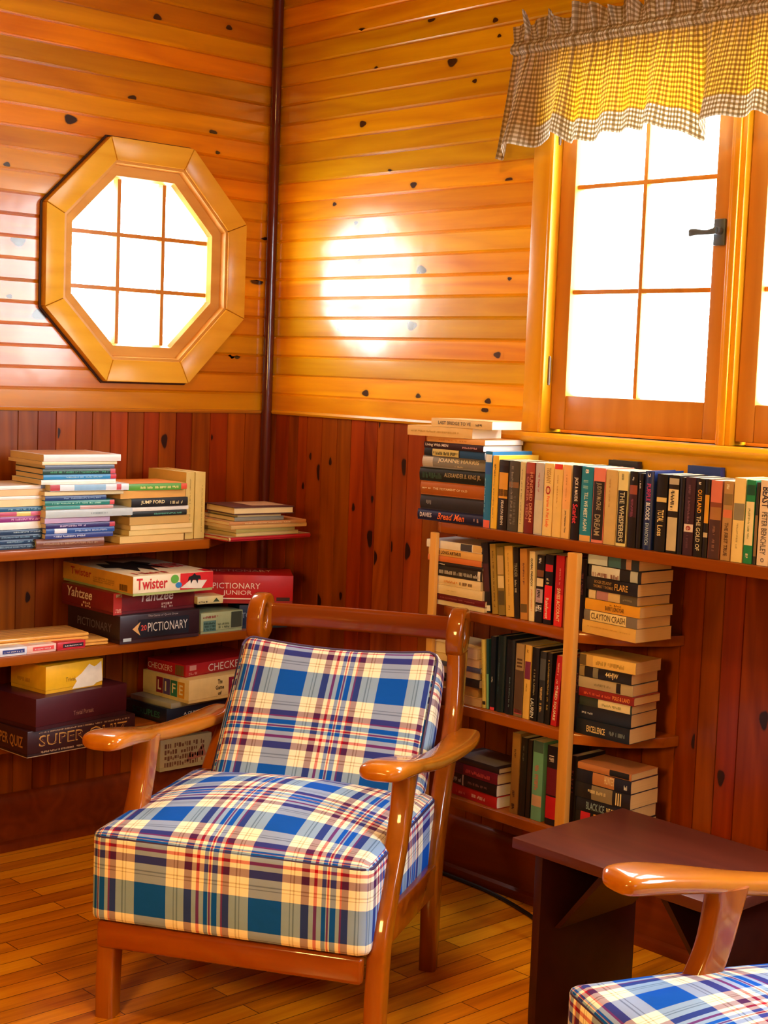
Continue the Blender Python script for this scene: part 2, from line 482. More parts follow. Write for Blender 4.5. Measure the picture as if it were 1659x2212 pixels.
def rect_hole(x0, x1, za, zb):
    return lambda z0, z1: (x0, x1) if (z1 > za+0.004 and z0 < zb-0.004) else None
def seq_edges(first, end, seed, lo=0.055, hi=0.085):
    rr = random.Random(seed); e = list(first)
    while e[-1] < end-0.1: e.append(e[-1]+rr.uniform(lo, hi))
    e.append(end); return e
XR, YF = 4.8, -4.6
KR = [(0.387, 2.375, 1), (0.677, 2.368, 1), (0.922, 2.33, 0.7), (0.939, 2.287, 0.5), (0.766, 2.24, 1.3), (0.455, 2.259, 0.7), (0.406, 2.107, 1), (0.531, 1.961, 0.8), (0.631, 1.917, 0.9), (0.997, 1.905, 0.9), (0.292, 1.882, 0.6), (0.855, 2.179, 0.6), (0.676, 1.677, 1.4), (1.015, 1.647, 0.5), (0.337, 1.512, 1), (0.646, 1.522, 1.4), (0.983, 1.445, 0.9), (0.461, 1.324, 1), (0.684, 1.324, 0.7), (0.956, 1.32, 0.8), (0.946, 1.297, 0.9), (0.411, 1.715, 0.5), (0.529, 1.791, 0.6), (0.392, 1.822, 0.6)]
KL = [(-0.731, 2.057, 1.4), (-0.529, 2.144, 1), (-0.241, 2.085, 1), (-0.45, 2.386, 1), (-0.032, 1.784, 1), (-0.058, 1.659, 1.7), (-0.127, 1.422, 1.1), (-0.154, 1.424, 0.7), (-0.887, 1.709, 1.6), (-0.819, 1.511, 1.6), (-0.925, 1.91, 0.7), (-0.192, 2.403, 0.8), (-0.222, 2.029, 0.6), (-0.912, 1.556, 0.6)]
KVR = [(0.263, 1.077, 1.6), (0.313, 1.112, 0.8), (0.524, 1.235, 0.8), (0.639, 1.12, 1.6), (0.507, 1.015, 0.7), (0.425, 0.983, 0.8), (0.504, 0.899, 1.7), (0.525, 0.844, 1.5), (0.595, 0.884, 1), (0.664, 0.878, 1.6), (0.279, 0.679, 1.6), (0.382, 0.711, 0.8), (0.219, 1.122, 0.7), (0.188, 1.028, 0.7), (1.684, 0.532, 1.2), (1.871, 0.623, 1.5), (1.764, 0.463, 1.3), (1.631, 0.513, 0.5)]
KVL = [(-0.753, 1.182, 1), (-0.39, 1.158, 1.4), (-0.218, 1.168, 0.8), (-0.86, 0.981, 0.8), (-0.16, 0.74, 1.2), (-0.841, 0.717, 1), (-0.473, 0.885, 0.8)]
eR = seq_edges([0, .045, .109, .155, .199, .27, .34, .403, .464, .519, .59, .65, .72, .79, .86, .94, 1.0, 1.08, 1.15, 1.22, 1.3, 1.37, 1.45, 1.53, 1.627, 1.69, 1.745, 1.802, 1.9], XR, 3)
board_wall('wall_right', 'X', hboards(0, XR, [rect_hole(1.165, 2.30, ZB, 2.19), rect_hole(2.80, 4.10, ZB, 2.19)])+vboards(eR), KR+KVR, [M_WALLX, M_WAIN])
eL = [-x for x in seq_edges([0, .088, .155, .222, .29, .348, .41, .464, .52, .579, .64, .695, .759, .817, .879, .95], -YF, 5)][::-1]
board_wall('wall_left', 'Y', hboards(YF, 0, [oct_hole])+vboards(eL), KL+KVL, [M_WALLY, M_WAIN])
tag(MB().box(-0.1, XR, YF-0.1, YF, 0, ZC).build('wall_front', M_PLAIN), kind='structure')
tag(MB().box(XR, XR+0.1, YF-0.1, 0.1, 0, ZC).build('wall_far', M_PLAIN), kind='structure')
tag(MB().box(-0.1, XR+0.1, YF-0.1, 0.1, -0.08, 0).build('floor', M_FLOOR), kind='structure')
tag(MB().box(-0.1, XR+0.1, YF-0.1, 0.1, ZC, ZC+0.08).build('ceiling', M_CEIL), kind='structure')
def baseboard(name, plane, L_):
    prof = [(0, 0), (0.034, 0), (0.034, 0.012), (0.030, 0.022), (0.020, 0.028), (0.018, 0.13), (0.012, 0.15), (0.006, 0.158), (0, 0.16)]
    mb = MB()
    if plane == 'X': mb.prism([(-d, z) for d, z in prof], 'X', 0.02, L_)
    else: mb.prism([(d, z) for d, z in prof], 'Y', -L_, -0.02)
    tag(mb.build(name, M_BASE, smooth=True), kind='structure')
baseboard('baseboard_right', 'X', XR); baseboard('baseboard_left', 'Y', -YF)
# dark corner bead running up the corner
v, f = loft([((0.016, -0.016, z), 0.015, 0.015, 2.4, (1, 0, 0), (0, 1, 0)) for z in (0.16, 1.0, 2.0, ZC)], 16)
tag(MB().add(v, f).build('trim_1', wood('corner_bead', '6a2412', '3c120a', 'Z', coat=1.0, coat_rough=0.1), smooth=True), kind='structure')
# thin moulded ledge where the horizontal boards meet the vertical ones
tag(MB().prism([(0, ZB-0.004), (-0.006, ZB-0.003), (-0.009, ZB+0.003), (-0.006, ZB+0.009), (0, ZB+0.01)], 'X', 0.03, 1.09).build('trim_2', M_CASE, smooth=True), kind='structure')
tag(MB().prism([(0, ZB-0.004), (0.006, ZB-0.003), (0.008, ZB+0.002), (0.006, ZB+0.006), (0, ZB+0.007)], 'Y', YF, -0.03).build('trim_3', wood('ledge_left', 'c07a20', 'a05010', 'Y'), smooth=True), kind='structure')

# ------------------------------------------------------------------ octagonal window
def oct_pts(ap, c=(YC, ZO)):
    r_ = ap/math.cos(PI/8)
    return [(c[0]+r_*math.cos(PI/8+k*PI/4), c[1]+r_*math.sin(PI/8+k*PI/4)) for k in range(8)]
def oct_ring(mb, rings, mi=0):
    """rings: list of (apothem, x) closed loop profile"""
    n = len(rings); base = len(mb.v); vs = []; fs = []
    for ap, x in rings:
        for (y, z) in oct_pts(ap): vs.append((x, y, z))
    for i in range(n):
        j = (i+1) % n
        for k in range(8):
            k2 = (k+1) % 8
            fs.append((i*8+k, i*8+k2, j*8+k2, j*8+k))
    mb.add(vs, fs, mi)
win1 = empty('window_1', (0, 0, 0)); tag(win1, kind='structure')
def oct_piece(k, a_in, a_out, x0, x1, gap=0.0006):
    """one mitred segment of an octagonal surround, tapered a little to its inner edge"""
    pi, po = oct_pts(a_in), oct_pts(a_out); k2 = (k+1) % 8
    def sh(p, q, g): d = (Vector(q)-Vector(p)).normalized()*g; return (p[0]+d[0], p[1]+d[1])
    q = [sh(pi[k], pi[k2], gap), sh(pi[k2], pi[k], gap), sh(po[k2], po[k], gap), sh(po[k], po[k2], gap)]
    vs = [(x0, *p) for p in q]+[(x1*0.72, *q[0]), (x1*0.72, *q[1]), (x1, *q[2]), (x1, *q[3])]
    fs = [(0, 1, 2, 3), (7, 6, 5, 4), (0, 4, 5, 1), (1, 5, 6, 2), (2, 6, 7, 3), (3, 7, 4, 0)]
    return vs, fs
cas = MB(); cas_d = []
for k in range(8):
    v, f = oct_piece(k, 0.2835, 0.3465, 0.0, 0.030); cas.add(v, f, 0)
cas.build('casing', wood('octagon_casing', 'ecb83c', 'cc8c18', 'Y', coat=0.4, coat_rough=0.25, fine=14), win1, bevel=0.003)
sa = MB()
oct_ring(sa, [(0.2837, 0.016), (0.2837, -0.085), (0.236, -0.085), (0.236, -0.022), (0.243, -0.008), (0.272, -0.004), (0.276, 0.016)])
sa.build('sash', wood('octagon_sash', 'dca850', 'bc7c2c', 'Y', coat=0.3, coat_rough=0.3, fine=14), win1, smooth=True, angle=20)
mu = MB()
for dy in (-0.078, 0.078): mu.box(-0.05, -0.026, YC+dy-0.006, YC+dy+0.006, ZO-0.236, ZO+0.236)
mu.build('muntin', M_SASH, win1)
mu = MB()
for dz in (-0.078, 0.078): mu.box(-0.049, -0.027, YC-0.236, YC+0.236, ZO+dz-0.006, ZO+dz+0.006)
mu.build('muntin', M_SASH, win1)
MB().prism(oct_pts(0.24), 'X', -0.040, -0.037).build('pane', M_GLASS, win1)
dark_line = MB(); oct_ring(dark_line, [(0.3467, 0.0), (0.352, 0.0), (0.352, 0.004), (0.3467, 0.006)])  # thin dark ring around the outer edge of the casing
dark_line.build('dark_bead', plain('3a1a0a', 0.5), win1)

# ------------------------------------------------------------------ casement windows on the right wall
def casement(name, x0, pair=True):
    """twin casement, casing outer edge at x0; opening from x0+.065"""
    W = empty(name, (x0, 0, 0)); tag(W, kind='structure')
    zs, zt = 1.247, 2.195
    xa, xm0, xm1 = 0.065, 0.600, 0.645
    xb = 1.180; xe = xb+0.065
    MB().box(0, xa, -0.022, 0.0, zs, zt+0.075).box(0.058, xa+0.006, -0.026, 0.06, zs, zt).build('casing', M_CASEZ, W, bevel=0.004)
    MB().box(xb, xe, -0.022, 0.0, zs, zt+0.075).build('casing', M_CASEZ, W, bevel=0.004)
    MB().box(xa+0.0005, xb-0.0005, -0.022, 0.0, zt, zt+0.075).build('casing', M_CASE, W, bevel=0.004)
    MB().box(xm0, xm1-0.004, -0.012, 0.07, zs, zt).box(xm0+0.012, xm1-0.016, -0.020, -0.0121, zs, zt).build('mullion', M_CASEZ, W, bevel=0.003)
    MB().prism([(0.075, zs-0.025), (-0.042, zs-0.025), (-0.052, zs-0.018), (-0.055, zs-0.010), (-0.050, zs-0.002), (-0.040, zs), (0.075, zs)], 'X', -0.045, xe+0.045).build('window_sill', M_CASE, W, smooth=True)
    MB().prism([(0, zs-0.105), (-0.014, zs-0.105), (-0.018, zs-0.097), (-0.018, zs-0.03), (-0.026, zs-0.0252), (0, zs-0.0252)], 'X', -0.01, xe+0.01).build('apron', M_CASE, W, smooth=True)
    # dark gap strips (jamb) behind the sashes
    MB().box(xa+0.0065, xb, 0.055, 0.075, zs, zs+0.012).box(xa+0.0065, xb, 0.055, 0.075, zt-0.012, zt).build('stop_bead', M_SASH, W)
    for (s0, s1, hinge_left) in ((xa+0.009, xm0-0.002, True), (xm1-0.001, xb-0.002, False)):
        S = MB(); st = 0.048; br = 0.088; tr = 0.05
        z0, z1 = zs+0.010, zt-0.006
        y0, y1 = 0.006, 0.045
        S.box(s0, s0+st, y0, y1, z0, z1); S.box(s1-st, s1, y0, y1, z0, z1)
        S.box(s0+st+0.0003, s1-st-0.0003, y0+0.0005, y1, z0, z0+br); S.box(s0+st+0.0003, s1-st-0.0003, y0+0.0005, y1, z1-tr, z1)
        so = S.build('sash', M_SASH, W, bevel=0.003)
        ga, gb, gz0, gz1 = s0+st, s1-st, z0+br, z1-tr
        cx = (ga+gb)/2
        MB().box(cx-0.006, cx+0.006, 0.016, 0.036, gz0, gz1).build('muntin', M_SASH, so, bevel=0.002)
        for k in (1, 2):
            zz = gz0+(gz1-gz0)*k/3
            MB().box(ga, gb, 0.017, 0.035, zz-0.006, zz+0.006).build('muntin', M_SASH, so, bevel=0.002)
        MB().box(ga-0.004, gb+0.004, 0.026, 0.029, gz0-0.004, gz1+0.004).build('pane', M_GLASS, so)
        dk = plain('5c6870', 0.4, metal=0.3)
        if hinge_left:
            hx = s0-0.003
            for hz in (1.408, 2.02):
                v, f = tube([(hx, -0.004, hz-0.032), (hx, -0.004, hz+0.032)], 0.005, 10)
                v2, f2 = tube([(hx, -0.004, hz+0.032), (hx, -0.004, hz+0.037)], 0.0035, 8)
                v3, f3 = tube([(hx, -0.004, hz-0.038), (hx, -0.004, hz-0.032)], 0.0035, 8)
                MB().add(v, f).add(v2, f2).add(v3, f3).build('hinge', plain('5a4a40', 0.35, metal=0.8), so, smooth=True)
            lx = s1-st/2-0.002; lz = 1.742
        else: continue
        L = MB().box(lx-0.016, lx+0.016, -0.003, 0.0058, lz-0.031, lz+0.031).build('latch', dk, so, bevel=0.003)
        v, f = tube([(lx+0.004, 0.0, lz+0.002), (lx+0.004, -0.024, lz+0.002)], 0.009, 12)
        secs = interp([(lx+0.008, -0.022, lz+0.002, .006, .009), (lx-0.018, -0.026, lz-0.002, .0045, .006), (lx-0.045, -0.030, lz-0.001, .005, .008), (lx-0.062, -0.030, lz-0.002, .004, .009), (lx-0.066, -0.030, lz-0.002, .001, .003)], 4)
        v2, f2 = loft([((a, b, c), d, e, 2.2, (0, 1, 0), (0, 0, 1)) for a, b, c, d, e in secs], 12)
        MB().add(v, f).add(v2, f2).build('latch_handle', dk, L, smooth=True)
    return W
casement('window_2', 1.10)
casement('window_3', 2.75)

# ------------------------------------------------------------------ gathered gingham valance
def valance():
    rr = random.Random(4)
    x0, x1 = 1.055, 2.50
    NX, = (1500,)
    ph = [rr.uniform(0, 6.28) for _ in range(12)]
    rows = []   # (z, kind) from top to bottom
    zrows = [(2.296-0.0065*i, 'h') for i in range(9)]+[(2.243-0.0042*i, 'p') for i in range(8)]+[(2.208-0.0100*i, 's') for i in range(24)]
    NR = len(zrows)
    verts = []; uvs = []
    for r_, (z, kind) in enumerate(zrows):
        for i in range(NX+1):
            t = i/NX; x = x0+(x1-x0)*t
            g = math.sin(x*410+ph[0]+1.3*math.sin(x*37))*0.5+math.sin(x*263+ph[1]+1.7*math.sin(x*23+1))*0.5
            g2 = math.sin(x*95+ph[2]+1.5*math.sin(x*19))*0.6+math.sin(x*150+ph[3]+2*math.sin(x*11))*0.4
            fold = math.sin(x*46+ph[4]+1.9*math.sin(x*9+ph[5]))*0.6+math.sin(x*27+ph[6]+1.2*math.sin(x*14))*0.5+0.25*math.sin(x*88+ph[7])
            dz = 0.0
            if kind == 'h':
                s = (z-2.24)/0.052
                y = -0.062-0.004*g-(0.004+0.017*s)*g2-0.006*s; dz = 0.013*s*math.sin(x*61+ph[8]+2*math.sin(x*17))+0.008*s*g2
                dx = 0.010*s*math.sin(x*70+ph[9])
            elif kind == 'p':
                s = (2.238-z)/0.03
                y = -0.064-0.012*math.sin(PI*min(max(s, 0), 1))-0.0042*g-0.002*g2; dx = 0
            else:
                s = (2.203-z)/0.242
                grow = min(1.0, s*1.15)
                y = -0.068-0.0035*g*(1-min(1, s*2.4))-(0.004+0.034*grow)*fold-0.030*s
                dx = 0.010*grow*math.sin(x*30+ph[10])
                dz = 0.012*s*math.sin(x*21+ph[11])+0.016*s*fold
                dx -= 0.052*s*max(0, 1-t*9)
            verts.append((x+dx, min(y, -0.030), z+dz)); uvs.append((x*1.55+0.0022*g, z))
    faces = []; mi = []
    for r_ in range(NR-1):
        for i in range(NX):
            a = r_*(NX+1)+i
            faces.append((a, a+1, a+NX+2, a+NX+1))
            mi.append(0 if 17 <= r_ < NR-6 else 1)
    me = bpy.data.meshes.new('valance'); me.from_pydata(verts, [], faces); me.update()
    for p, k in zip(me.polygons, mi): p.material_index = k; p.use_smooth = True
    uvl = me.uv_layers.new(name='UVMap')
    for lp in me.loops: uvl.data[lp.index].uv = uvs[lp.vertex_index]
    V = empty('valance', (1.75, -0.06, 2.22))
    tag(V, 'gathered gingham valance in cream and tan hanging over the casement window', 'curtain')
    o = link_obj('gathered_cloth', me, [M_GING, M_GING_HEM], V); o.location = (-1.75, 0.06, -2.22)
    md = o.modifiers.new('thick', 'SOLIDIFY'); md.thickness = 0.0009
    v, f = tube([(1.04, -0.058, 2.222), (2.51, -0.058, 2.222)], 0.006, 10)
    rd = MB().add(v, f); 
    rd.box(1.040, 1.050, -0.058, -0.0225, 2.216, 2.228); rd.box(2.50, 2.51, -0.058, -0.0, 2.216, 2.228)
    r_o = rd.build('curtain_rod', plain('d8d4c8', 0.3, metal=0.3), V); r_o.location = (-1.75, 0.06, -2.22)
valance()

# ------------------------------------------------------------------ shelving
def shelf_board(name, poly, z1, th, mat, parent):
    mb = MB().prism(poly, 'Z', z1-th, z1); return mb.build(name, mat, parent, bevel=0.003)
BR = empty('wall_bookshelf', (1.45, -0.1, 0.0))
tag(BR, 'open pine bookshelf of four boards with two upright strips, under the casement window', 'bookshelf')
def arc(cx, cy, rx, ry, a0, a1, n=8): return [(cx+rx*math.cos(R(a0+(a1-a0)*i/n)), cy+ry*math.sin(R(a0+(a1-a0)*i/n))) for i in range(n+1)]
def off(poly): return [(x-1.45, y+0.1) for x, y in poly]
YS = -0.205
top_poly = [(2.62, -0.001), (2.62, YS)]+[(1.00, YS)]+arc(1.00, -0.10, 0.05, 0.105, 270, 180, 6)+[(0.94, -0.001)]
shelf_board('shelf', off(top_poly), 1.003, 0.026, M_SHELF, BR)
for z in (0.785, 0.538, 0.290):
    poly = [(1.640, -0.001), (1.628, -0.05), (1.585, -0.12), (1.53, -0.172), (1.478, YS)]+[(1.06, YS)]+arc(1.06, -0.12, 0.085, 0.085, 270, 180, 6)+[(0.965, -0.001)]
    shelf_board('shelf', off(poly), z, 0.026, M_SHELF, BR)
MB().box(0.976-1.45, 0.998-1.45, YS-0.014+0.1, YS-0.0005+0.1, 0.20, 0.976).build('post', M_POST, BR, bevel=0.002)
MB().box(1.449-1.45, 1.480-1.45, YS-0.020+0.1, YS-0.0005+0.1, 0.05, 0.9765).build('post', M_POST, BR, bevel=0.002)
BL = empty('wall_shelf', (0.14, -0.9, 0.0))
tag(BL, 'three long varnished shelf boards below the octagonal window, holding books and games', 'shelf')
def offl(poly): return [(x-0.14, y+0.9) for x, y in poly]
for z, ye, xf in ((0.893, -0.41, 0.295), (0.620, -0.235, 0.305), (0.345, -0.30, 0.150)):
    poly = [(0.001, -2.2), (xf, -2.2), (xf, ye-0.02), (xf-0.02, ye), (0.06, -0.10), (0.001, -0.06)]
    shelf_board('shelf', offl(poly), z, 0.026, M_SHELFY, BL)
MB().box(0.001-0.14, 0.2-0.14, -1.52+0.9, -1.495+0.9, 0.0, 0.866).build('bracket', M_SHELFY, BL)

# ------------------------------------------------------------------ books
USED = {}
def lab(s):
    n = len(s.split())
    if n > 16 or n < 4: print('LABEL LENGTH', n, s)
    if s in USED: print('LABEL DUP', s)
    USED[s] = 1; return s
def book(L, D, T, cover, decor=(), mode='up', hard=False, pages='ead8a8', flip=False, tilt=0.0, gloss=0.25, origin=(0, 0, 0), yaw=0.0, name='book'):
    """one book; local origin at the near left bottom corner of its visible spine side"""
    tb = 0.0026 if hard else 0.0009; ins = 0.0035 if hard else 0.0006
    bul = 0.0045 if hard else 0.0012
    sx = L if mode == 'lie' else T
    c0 = Vector((sx/2, D/2, 0))
    ct, st = math.cos(tilt), math.sin(tilt)
    def tf(p):
        x, y, z = p
        if mode == 'lie':
            q = Vector((L-z, y, x))
            if flip: q = Vector((L-q[0], D-q[1], q[2]))
        else:
            q = Vector((x, y, z))
            if tilt:
                q = Vector((x*ct+z*st, y, -x*st+z*ct))
                q.z += T*st if tilt > 0 else 0
        return q-c0
    Cz, Sz = math.cos(yaw), math.sin(yaw)
    o = Vector(origin)
    root = empty(name, (o.x+c0.x*Cz-c0.y*Sz, o.y+c0.x*Sz+c0.y*Cz, o.z), yaw)
    cv = MB()
    cv.box(0, tb, bul*0.6, D, 0, L); cv.box(T-tb, T, bul*0.6, D, 0, L)
    # curved spine shell
    n = 6; prof_o = []; prof_i = []
    def bulge(x): u = 2*x/T-1; return bul*(1-(1-u*u)) if True else 0
    for i in range(n+1):
        x = T*i/n; prof_o.append((x, bulge(x))); prof_i.append((min(max(x, tb), T-tb), bulge(x)+tb))
    poly = prof_o+prof_i[::-1]
    cv.prism(poly, 'Z', 0, L)
    cv.v = [tuple(tf(Vector(v))) for v in cv.v]
    co = cv.build('cover', plain(cover, 0.45, gloss, 0, 0.05), root, smooth=True, angle=50)
    pg = MB().box(tb+0.0001, T-tb-0.0001, bul+tb, D-ins, ins, L-ins)
    pg.v = [tuple(tf(Vector(v))) for v in pg.v]
    pg.build('pages', paper(pages), root)
    for d in decor:
        k = d[0]
        if k == 'b':      # coloured band across the spine
            _, f0, f1, c = d
            geo = ([(a, b) for a in (0, 1) for b in [i/6 for i in range(7)]], [(j, j+7, j+8, j+1) for j in range(6)])
            decal(root, 'spine_band', geo, (T*0.02, 0, L*(1-f0)), (0, 0, -1), (1, 0, 0), L*(f1-f0), T*0.96, c, 0.0003, tf=tf, curve=lambda h: -bulge(h+T*0.02))
        elif k in 'tT':
            _, s, f0, f1, hf, vc, c = d
            h = T*hf
            decal(root, 'spine_title', text_geo(s, True), (T*vc-h/2, 0, L*(1-f0)), (0, 0, -1), (1, 0, 0), L*(f1-f0), h, c, 0.0009, slant=0.3 if k == 'T' else 0, tf=tf, curve=lambda hh, h=h, vc=vc: -bulge(min(T, max(0, T*vc-h/2+hh))))
        elif k == 'm':
            _, f0, f1, hf, vc, c = d
            h = T*hf; nn = max(4, int(L*(f1-f0)/0.0042))
            decal(root, 'spine_print', marks_geo(nn), (T*vc-h/2, 0, L*(1-f0)), (0, 0, -1), (1, 0, 0), L*(f1-f0), h, c, 0.0009, tf=tf, curve=lambda hh, h=h, vc=vc: -bulge(min(T, max(0, T*vc-h/2+hh))))
        elif k == 'c':    # picture block on upper cover
            _, u0, u1, v0, v1, c = d
            decal(root, 'cover_panel', RECT, (T, D*v0, L*(1-u0)), (0, 0, -1), (0, 1, 0), L*(u1-u0), D*(v1-v0), c, 0.0003, tf=tf)
    return root

def stack(origin, yaw_deg, where, group, items, seed=1, rough_group='book'):
    """items bottom to top: (T, L, D, dx, dy, dyaw, cover, desc, short, decor, opts)"""
    z = origin[2]; y0 = R(yaw_deg); ex = Vector((math.cos(y0), math.sin(y0), 0)); ey = Vector((-math.sin(y0), math.cos(y0), 0))
    n = len(items)
    for i, it in enumerate(items):
        T, L, D, dx, dy, dyaw, cover, desc, short, decor = it[:10]
        opts = it[10] if len(it) > 10 else {}
        p = Vector((origin[0], origin[1], 0))+ex*dx+ey*dy
        b = book(L, D, T, cover, decor, 'lie', origin=(p.x, p.y, z+0.0004), yaw=y0+R(dyaw), **opts)
        if i == 0: rel = 'at the bottom of'
        elif i == n-1: rel = 'topmost in'
        else: rel = 'on the %s one,' % items[i-1][8]
        tag(b, lab('%s %s %s' % (desc, rel, where)), 'book', group)
        z += T+0.0006
    return z

# --- tall stack at the left end of the top right shelf
cr = 'f0dcae'
z_top = stack((0.911, -0.206, 1.0035), 6.7, 'left end stack', 'books stacked at the left end of the top right shelf', [
 (.028, .221, .150, 0, 0, 0, '16204e', 'navy hardback with orange script title', 'navy', [('t', 'DAVIES', .04, .22, .42, .5, 'e8e0e8'), ('T', 'Bread Men', .30, .70, .62, .5, 'ff7a3c'), ('m', .82, .92, .5, .5, 'd8b8c8')], dict(hard=True)),
 (.038, .214, .146, .006, .002, 0.5, '2a2e3a', 'plain charcoal hardback', 'charcoal', [('m', .08, .18, .4, .55, '8a8a90')], dict(hard=True, pages='f0d088')),
 (.036, .214, .144, .007, .0, 1.0, 'b0601c', 'rust brown hardback with thin cream lettering', 'rust brown', [('t', 'THE TESTAMENT OF OLD', .2, .72, .16, .5, 'f0d8a8'), ('m', .03, .16, .14, .5, 'f0d8a8'), ('b', .985, 1, 'e8c078')], dict(hard=True)),
 (.035, .221, .148, .0, .002, 0, '10201c', 'black-green hardback with tan lettering', 'black-green', [('m', .05, .36, .6, .5, '3a5a48'), ('t', 'ALEXANDER B. KING JR.', .38, .92, .42, .5, 'b09a6a')], dict(hard=True, pages='f0d088')),
 (.030, .215, .146, .010, .0, 1, '8a8a86', 'silver grey hardback with pale capitals', 'silver grey', [('t', 'JOANNE HARRIS', .24, .86, .44, .66, 'e4d8b8'), ('b', .0, .16, 'c4bcae'), ('m', .5, .62, .2, .24, 'e4d8b8')], dict(hard=True)),
 (.020, .206, .150, .012, .004, -3, '14263e', 'slim dark blue book with pale title panel', 'dark blue', [('b', 0, .12, '101410'), ('b', .14, .58, 'd8c87c'), ('m', .16, .56, .6, .5, '4a4a30'), ('b', .6, 1, '124a80')], dict(pages='f6f0e6')),
 (.016, .206, .155, .010, .004, -4, '2c0a10', 'slim maroon and black book with white title', 'maroon', [('t', 'Living With MEN', .03, .42, .55, .5, 'f0e8e0'), ('m', .66, .9, .4, .5, 'd8a0a0')], dict(pages='fbf6ee')),
 (.014, .200, .155, .020, .004, -4, 'f0b468', 'thin apricot paperback with white pages', 'apricot', [('m', .2, .7, .3, .5, 'd88a3c')], dict(pages='fbf6ee')),
 (.026, .212, .130, -.035, -.012, 1, 'f0cc86', 'cream paperback pushed out to the left', 'pushed-out cream', [('m', .06, .8, .24, .5, 'c8a050')], dict(pages='fff4dc')),
 (.021, .206, .120, .038, -.004, -3, 'f2d69a', 'cream paperback with grey capitals', 'cream', [('t', 'LAST BRIDGE TO VE', .12, .66, .42, .5, '6a5a4a'), ('m', .74, .84, .4, .5, '5a4a3a')], dict(pages='f0d8b4')),
])

